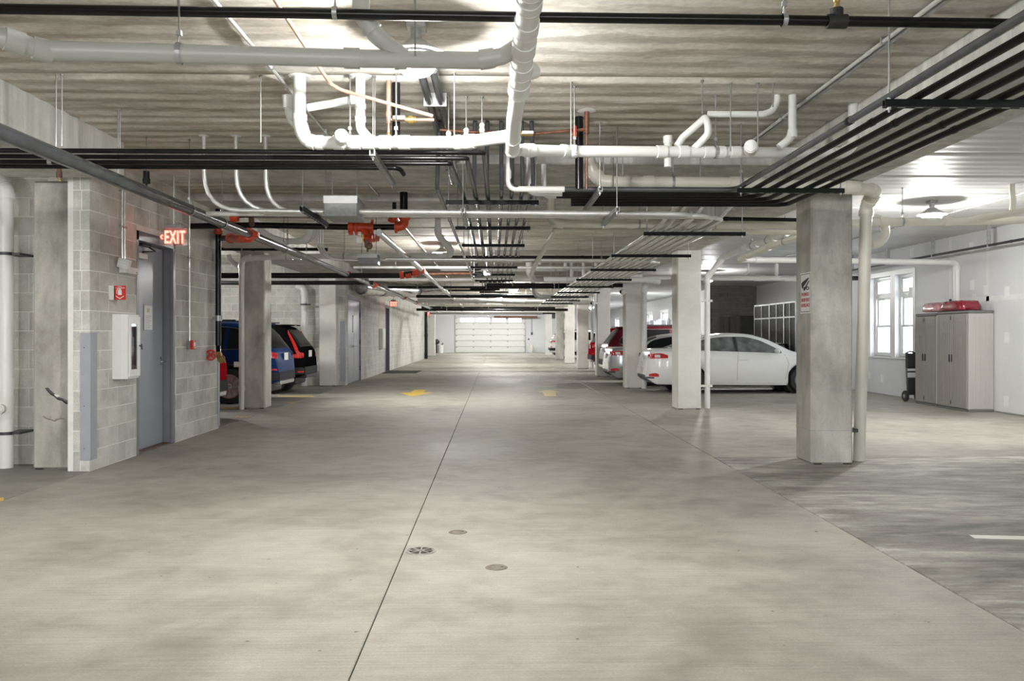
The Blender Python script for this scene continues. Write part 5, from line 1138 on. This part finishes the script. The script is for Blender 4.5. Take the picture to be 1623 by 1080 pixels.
# cameras on the columns
for i, (px, py, y) in enumerate(((990,463,21.0),(943,481,27.0))):
    c = P(px-3, py, y); o = MB().ball(c, .075).build('dome_camera', M['white'], None, 40, label=['small dome camera on the column at the white sedan tail', 'small dome camera on the column beyond the silver sedan'][i], cat='camera')
    MB().ball(c-V(.04,.01,0), .05).build('lens', M['signblack'], o, 40); MB().cyl(c, c+V(.14,.1,0), .03, 8).build('bracket', M['white'], o, 40)
# ------------------------------------------------------------------ cars
def lerp(a, b, t): return a+(b-a)*t
def tab(t, x):
    """smooth interpolation through a table"""
    if x <= t[0][0]: return t[0][1]
    for i in range(len(t)-1):
        if x <= t[i+1][0]:
            x0, y0 = t[i]; x1, y1 = t[i+1]; u = (x-x0)/(x1-x0)
            m0 = (y1-(t[i-1][1] if i else y0))/(x1-(t[i-1][0] if i else x0)); m1 = ((t[i+2][1] if i+2 < len(t) else y1)-y0)/((t[i+2][0] if i+2 < len(t) else x1)-x0)
            s = (y1-y0)/(x1-x0)
            if s == 0: m0 = m1 = 0
            else:
                m0 = max(min(m0/s, 3), 0)*s; m1 = max(min(m1/s, 3), 0)*s
            h = x1-x0; return y0*(2*u**3-3*u*u+1)+h*m0*(u**3-2*u*u+u)+y1*(3*u*u-2*u**3)+h*m1*(u**3-u*u)
    return t[-1][1]
class Car:
    def __init__(s, label, paint, T, clad=False):
        s.T = T; s.o = empty('car', label, 'car'); s.paint = paint; s.clad = clad
    def sec(s, x):
        T = s.T; b = tab(T['B'], x); h = max(tab(T['H'], x), b+.004); w = tab(T['W'], x); zb = tab(T.get('Z0', [(0,.36),(.25,.22),(T['L']-.4,.2),(T['L'],.3)]), x)
        r = T['ra']
        for wx in T['wh']:
            if abs(x-wx) < r: zb = max(zb, T['wr']+math.sqrt(r*r-(x-wx)**2))
        zb = min(zb, b-.05)
        gh = h-b; sh = w*.955; yr = max(.05, w*.93-T.get('tum', .40)*gh-min(.06, gh)); zr = h-min(.09, gh*.35)
        p = [(w*.92, zb), (w*.985, zb+min(.07,(b-zb)*.2)), (w, lerp(zb, b, .5)), (w*.993, lerp(zb, b, .8)), (w*.975, b-.02*min(1,(b-zb))), (sh, b)]
        for k in (.33, .66): p.append((lerp(sh, yr, k)+.02*min(gh,.5)*math.sin(math.pi*k), lerp(b, zr, k)))
        p += [(yr, zr), (yr*.94, lerp(zr, h, .5)), (yr*.72, lerp(zr, h, .86)), (yr*.36, lerp(zr, h, .97)), (0, h)]
        return p
    def side(s, x, z):
        p = s.sec(x)[:9]
        if z <= p[0][1]: return p[0][0]
        for i in range(8):
            if z <= p[i+1][1]:
                t = (z-p[i][1])/max(1e-6, p[i+1][1]-p[i][1]); return lerp(p[i][0], p[i+1][0], t)
        return p[8][0]
    def topz(s, x, y):
        p = s.sec(x)[8:]; y = abs(y)
        for i in range(len(p)-1):
            if y >= p[i+1][0]:
                t = (p[i][0]-y)/max(1e-6, p[i][0]-p[i+1][0]); return lerp(p[i][1], p[i+1][1], min(1, max(0, t)))
        return p[-1][1]
    def body(s):
        T = s.T; n = int(T['L']/.03); xs = [T['L']*i/n for i in range(n+1)]
        for wx in T['wh']: xs += [wx-T['ra']-.001, wx-T['ra']+.001, wx+T['ra']-.001, wx+T['ra']+.001, wx-T['ra']+.012, wx+T['ra']-.012]
        xs = sorted(xs); rows = []
        for x in xs:
            p = s.sec(x); rows.append([V(x, y, z) for (y, z) in p]+[V(x, -y, z) for (y, z) in reversed(p[:-1])])
        mb = MB().grid(rows); k = len(rows[0])
        mb.add(rows[0], [tuple(range(k))]); mb.add(rows[-1], [tuple(range(k))])
        mb.build('body', M[s.paint], s.o, 50)
        L = T['L']; w = tab(T['W'], L/2)
        mb = MB().bbox((.25,-w*.6,.2),(L-.3,w*.6,.52),.03)
        for wx in T['wh']:
            for sg in (-1, 1): mb.cyl((wx, sg*.35, T['wr']+.0), (wx, sg*(w-.24), T['wr']), T['ra']-.004, 24)
        mb.build('underbody', M['plastic'], s.o, 40)
        for wx in T['wh']:
            for sg in (-1, 1): s.wheel(wx, sg, w)
    def wheel(s, wx, sg, w):
        r = s.T['wr']; yo = sg*(w-.015); Mx = Matrix.Translation((wx, sg*(w-.125), r)) @ Matrix.Rotation(-sg*math.pi/2, 4, 'X')
        hw = .105
        t = MB().lathe([(r*.62,-hw),(r*.93,-hw),(r,-hw*.75),(r,hw*.75),(r*.95,hw),(r*.70,hw*1.05),(r*.66,hw*.8),(r*.62,-hw)], 36, Mx).build('wheel', M['tyre'], s.o, 40)
        mb = MB().lathe([(r*.66,hw*.75),(r*.685,hw*1.0),(r*.64,hw*.98),(r*.60,hw*.45),(r*.60,-hw*.8)], 36, Mx)
        for k in range(10):
            a = 2*math.pi*k/10; u = V(math.cos(a), math.sin(a), 0); v = V(-math.sin(a), math.cos(a), 0)
            q = [u*r*.10+v*r*.05+V(0,0,hw*.72), u*r*.10-v*r*.05+V(0,0,hw*.72), u*r*.63-v*r*.07+V(0,0,hw*.85), u*r*.63+v*r*.07+V(0,0,hw*.85)]
            mb.prism([Mx @ p for p in q], (Mx.to_3x3() @ V(0,0,-.02)))
        mb.lathe([(0,hw*.82),(r*.12,hw*.8),(r*.17,hw*.7),(r*.17,hw*.4)], 16, Mx).build('rim', M['rim'], t, 40)
        MB().lathe([(0,-hw*.2),(r*.6,-hw*.2)], 24, Mx).build('brake_shadow', M['steeldark'], t, 0)
    def sidepatch(s, name, m, zl, zu, x0, x1, off=.004, n=40, rows=5, both=True, parent=None):
        for sg in ((1, -1) if both else (1,)):
            g = []
            for i in range(n+1):
                x = x0+(x1-x0)*i/n; a, b = zl(x), max(zu(x), zl(x)+.002)
                col = []
                for k in range(rows+1):
                    z = lerp(a, b, k/rows); col.append(V(x, sg*(s.side(x, z)+off), z))
                g.append(col)
            mb = MB().grid(g)
            # rim so that the patch has thickness
            edge = [c[0] for c in g]+[c[-1] for c in reversed(g)]; inn = [V(p.x, p.y-sg*(off+.012), p.z) for p in edge]
            mb.grid([edge+[edge[0]], inn+[inn[0]]])
            mb.build(name, M[m], parent or s.o, 50)
    def toppatch(s, name, m, x0, x1, f0, f1, off=.004, n=14, rows=12, pts=None):
        g = []
        for i in range(n+1):
            t = i/n; x = lerp(x0, x1, t); p = s.sec(x); yr = p[8][0]*lerp(f0, f1, t)
            g.append([V(x, yr*(2*k/rows-1), s.topz(x, yr*(2*k/rows-1))+off) for k in range(rows+1)])
        mb = MB().grid(g); e = g[0]+[r[-1] for r in g[1:]]+list(reversed(g[-1]))[1:]+[r[0] for r in reversed(g[:-1])]
        mb.grid([e, [q-V(0,0,off+.012) for q in e]]); mb.build(name, M[m], s.o, 50)
    def seam(s, pts, off=.002, w=.004):
        for sg in (1, -1):
            P_ = []
            for i in range(len(pts)-1):
                for k in range(8): x = lerp(pts[i][0], pts[i+1][0], k/8); z = lerp(pts[i][1], pts[i+1][1], k/8); P_.append(V(x, sg*(s.side(x, z)+off-.004), z))
            MB().tube(P_, w, 5).build('door_seam', M['plastic'], s.o, 40)
    def mirror(s, x, z, m):
        for sg in (1, -1):
            y = s.side(x, z); MB().ball((x, sg*(y+.11), z+.03), .07, .10, .065, 14, 10).tube([V(x, sg*(y-.02), z), V(x, sg*(y+.06), z+.02)], .025, 8).build('mirror', M[m], s.o, 40)
    def handle(s, x, z, m):
        for sg in (1, -1):
            y = s.side(x, z); MB().bbox((x-.11, sg*(y+.008), z-.012), (x+.09, sg*(y+.035), z+.014), .008).bbox((x-.10, sg*(y-.01), z-.008), (x-.07, sg*(y+.02), z+.01), .003).bbox((x+.05, sg*(y-.01), z-.008), (x+.08, sg*(y+.02), z+.01), .003).build('door_handle', M[m], s.o, 0)
    def plate(s, z, x, m='offwhite', w=.155, h=.078):
        MB().bbox((x-.012, -w, z-h), (x, w, z+h), .004).build('licence_plate', M[m], s.o, 0)
    def place(s, xr, yc, nose):                       # nose +1: points to +X
        s.o.location = (xr, yc, 0); s.o.rotation_euler = (0, 0, 0 if nose > 0 else math.pi)
SED = dict(L=4.6, wh=(1.0, 3.67), wr=.325, ra=.385, tum=.42,
    H=[(0,.60),(.03,.78),(.07,.93),(.12,1.02),(.3,1.055),(.62,1.075),(.95,1.19),(1.35,1.345),(1.75,1.415),(2.1,1.43),(2.5,1.405),(2.85,1.32),(3.2,1.16),(3.48,1.01),(3.8,.95),(4.2,.86),(4.45,.74),(4.6,.56)],
    B=[(0,.58),(.07,.88),(.15,.955),(.5,.985),(1.5,.965),(2.5,.93),(3.3,.89),(3.9,.84),(4.3,.74),(4.6,.5)],
    W=[(0,.60),(.04,.70),(.12,.79),(.3,.855),(.8,.89),(2.3,.90),(3.6,.885),(4.1,.84),(4.4,.72),(4.6,.50)])
def sedan(label, paint, xr, yc, nose, gl='carglass'):
    c = Car(label, paint, SED); c.body()
    zu = lambda x: tab([(.98,1.03),(1.15,1.19),(1.45,1.285),(1.9,1.335),(2.3,1.335),(2.65,1.26),(2.95,1.12),(3.2,.985)], x)
    zl = lambda x: tab([(.98,1.02),(1.6,1.0),(2.4,.975),(3.2,.945)], x)
    c.sidepatch('side_window', gl, zl, lambda x: zu(x), 1.02, 2.05); c.sidepatch('side_window', gl, zl, lambda x: zu(x), 2.13, 3.16)
    c.sidepatch('window_trim', 'steeldark', lambda x: zl(x), lambda x: zu(x), 2.05, 2.13, .0035, 6)
    c.toppatch('rear_window', 'carglass', .66, 1.34, .92, .86); c.toppatch('windscreen', 'carglass', 2.62, 3.4, .86, .95)
    c.seam([(2.12,.97),(2.09,.7),(2.09,.25)]); c.seam([(3.22,.92),(3.30,.7),(3.22,.3)]); c.seam([(1.35,.98),(1.42,.72)]); c.seam([(1.42,.72),(1.40,.55)])
    c.seam([(3.2,.28),(1.45,.28)], 0, .004)
    c.mirror(3.02, .97, paint); c.handle(2.02+.23, .80, paint); c.handle(1.42, .83, paint)
    c.sidepatch('tail_lamp', 'lamp_red', lambda x: .82+.03*x, lambda x: tab([(.0,.93),(.3,.95),(.48,.90)], x), .045, .47, .006, 16)
    c.sidepatch('lamp_clear_section', 'lamp_clear', lambda x: .85, lambda x: .915, .17, .29, .009, 8)
    c.sidepatch('reflector', 'lamp_red', lambda x: .40, lambda x: tab([(.05,.46),(.18,.485),(.3,.44)], x), .05, .26, .006, 10)
    c.sidepatch('bumper_valance', 'plastic', lambda x: .355, lambda x: .39, .0, .16, .004, 8)
    MB().bbox((-.006,-.5,.36),(.02,.5,.43),.006).build('lower_trim', M['plastic'], c.o, 0)
    c.plate(.80, .028); c.sidepatch('headlamp', 'lamp_clear', lambda x: .62, lambda x: .70, 4.12, 4.45, .005, 8)
    c.place(xr, yc, nose); return c
SUV = dict(L=4.62, wh=(.92, 3.62), wr=.35, ra=.42, tum=.30,
    Z0=[(0,.45),(.2,.36),(.6,.27),(4.0,.27),(4.62,.4)],
    H=[(0,.62),(.025,.84),(.06,1.0),(.12,1.12),(.24,1.30),(.40,1.50),(.52,1.585),(.8,1.63),(1.5,1.665),(2.2,1.655),(2.6,1.60),(3.0,1.42),(3.35,1.20),(3.55,1.09),(4.1,1.0),(4.45,.86),(4.62,.6)],
    B=[(0,.60),(.05,.92),(.12,1.02),(.5,1.06),(2.5,1.03),(3.4,1.0),(4.1,.93),(4.45,.78),(4.62,.55)],
    W=[(0,.66),(.04,.76),(.12,.84),(.35,.89),(.9,.915),(2.3,.925),(3.6,.91),(4.1,.87),(4.45,.74),(4.62,.52)])
def suv(label, paint, xr, yc, nose, style=0):
    c = Car(label, paint, SUV, True); c.body()
    zu = lambda x: tab([(.42,1.12),(.55,1.33),(.75,1.47),(1.2,1.53),(2.2,1.53),(2.6,1.46),(2.95,1.28),(3.2,1.10)], x)
    zl = lambda x: tab([(.42,1.11),(.7,1.10),(2.4,1.075),(3.25,1.05)], x)
    c.sidepatch('side_window', 'carglass', zl, zu, .47, .98); c.sidepatch('side_window', 'carglass', zl, zu, 1.06, 2.0); c.sidepatch('side_window', 'carglass', zl, zu, 2.08, 3.15)
    for sg in (1, -1):
        top = [V(x, sg*(c.side(x, zu(x)+.012)+.004), zu(x)+.012) for x in [.44+2.7*k/40 for k in range(41)]]; bot = [V(x, sg*(c.side(x, zl(x)-.012)+.004), zl(x)-.012) for x in [.44+2.7*k/40 for k in range(41)]]
        MB().tube(list(reversed(top))+bot, .009, 6).build('window_trim', M['chrome'], c.o, 40)
    c.toppatch('rear_window', 'carglass', .11, .42, .94, .88); c.toppatch('windscreen', 'carglass', 2.66, 3.42, .88, .95)
    MB().bbox((.38,-.55,1.595),(.62,.55,1.625),.012).build('spoiler', M[paint], c.o, 0); MB().bbox((.372,-.12,1.597),(.39,.12,1.612),.003).build('brake_lamp', M['lamp_red'], c.o, 0)
    c.seam([(2.04,1.06),(2.02,.7),(2.02,.32)]); c.seam([(1.0,1.08),(1.3,.8),(1.35,.5)])
    for sg in (1, -1):                                # arch and sill cladding
        for wx in SUV['wh']:
            MB().tube([V(wx+.435*math.cos(t), sg*(c.side(wx+.435*math.cos(t), .35+.435*math.sin(t))+.0), .35+.435*math.sin(t)) for t in [math.pi*k/16 for k in range(17)]], .03, 8).build('arch_trim', M['cladding'], c.o, 40)
    c.sidepatch('sill_cladding', 'cladding', lambda x: .28, lambda x: .40, 1.36, 3.18, .01, 20)
    c.sidepatch('bumper_cladding', 'cladding', lambda x: .46, lambda x: .62, .0, .46, .012, 14)
    MB().bbox((-.014,-.66,.44),(.06,.66,.63),.02).build('bumper_cladding', M['cladding'], c.o, 0)
    MB().bbox((-.02,-.55,.36),(.25,.55,.45),.02).build('skid_plate', M['rim'] if style != 2 else M['plastic'], c.o, 0)
    c.mirror(3.0, 1.08, paint); c.handle(1.5, .95, paint); c.handle(2.5, .94, paint)
    if style == 2:                                    # tall L-shaped lamps climbing beside the glass
        c.sidepatch('tail_lamp', 'lamp_lit', lambda x: tab([(.03,.84),(.12,.86),(.16,.97),(.40,1.42)], x), lambda x: tab([(.03,.95),(.10,.99),(.16,1.10),(.40,1.49)], x), .035, .40, .008, 20)
        c.sidepatch('tail_lamp_foot', 'lamp_lit', lambda x: .84, lambda x: .93, .03, .26, .009, 8)
        c.sidepatch('reflector', 'lamp_lit', lambda x: .50, lambda x: .535, .01, .12, .02, 8)
    else:
        c.sidepatch('tail_lamp', 'lamp_red', lambda x: tab([(.03,.90),(.4,.96)], x), lambda x: tab([(.03,1.0),(.14,1.04),(.42,1.02)], x), .035, .42, .008, 16)
        c.sidepatch('lamp_clear_section', 'lamp_clear', lambda x: .93, lambda x: .97, .10, .22, .011, 6)
        c.sidepatch('reflector', 'lamp_red', lambda x: .66, lambda x: .70, .01, .12, .006, 8)
    for yy in (-.55, .55): MB().bbox((.9,yy-.02,1.66),(2.5,yy+.02,1.69),.008).build('roof_rail', M['steeldark'], c.o, 0)
    c.plate(.93, .025); c.sidepatch('headlamp', 'lamp_clear', lambda x: .75, lambda x: .85, 4.1, 4.45, .005, 8)
    c.place(xr, yc, nose); return c
sedan('white sedan parked between two pale columns in the bay by the storage cages', 'paint_white', 3.56, 19.92, 1, 'carglass_grey')
sedan('silver sedan tail showing beside the red SUV', 'paint_silver', 3.08, 22.9, 1)
suv('dark red SUV with a roof rail behind the silver sedan', 'paint_red', 3.34, 25.7, 1)
suv('red car half hidden behind the column beyond the silver sedan', 'paint_redbright', 3.6, 31.2, 1)
suv('white SUV tail near the far end of the window side columns', 'paint_white', 3.2, 48.6, 1)
suv('red SUV with dark bumper just beyond the block stair wall', 'paint_redbright', -4.55, 13.38, -1)
suv('blue SUV behind the column, tail and side showing', 'paint_blue', -4.38, 17.35, -1)
suv('black SUV with glowing tall tail lamps beside the far pier', 'paint_black', -4.47, 20.0, -1, 2)
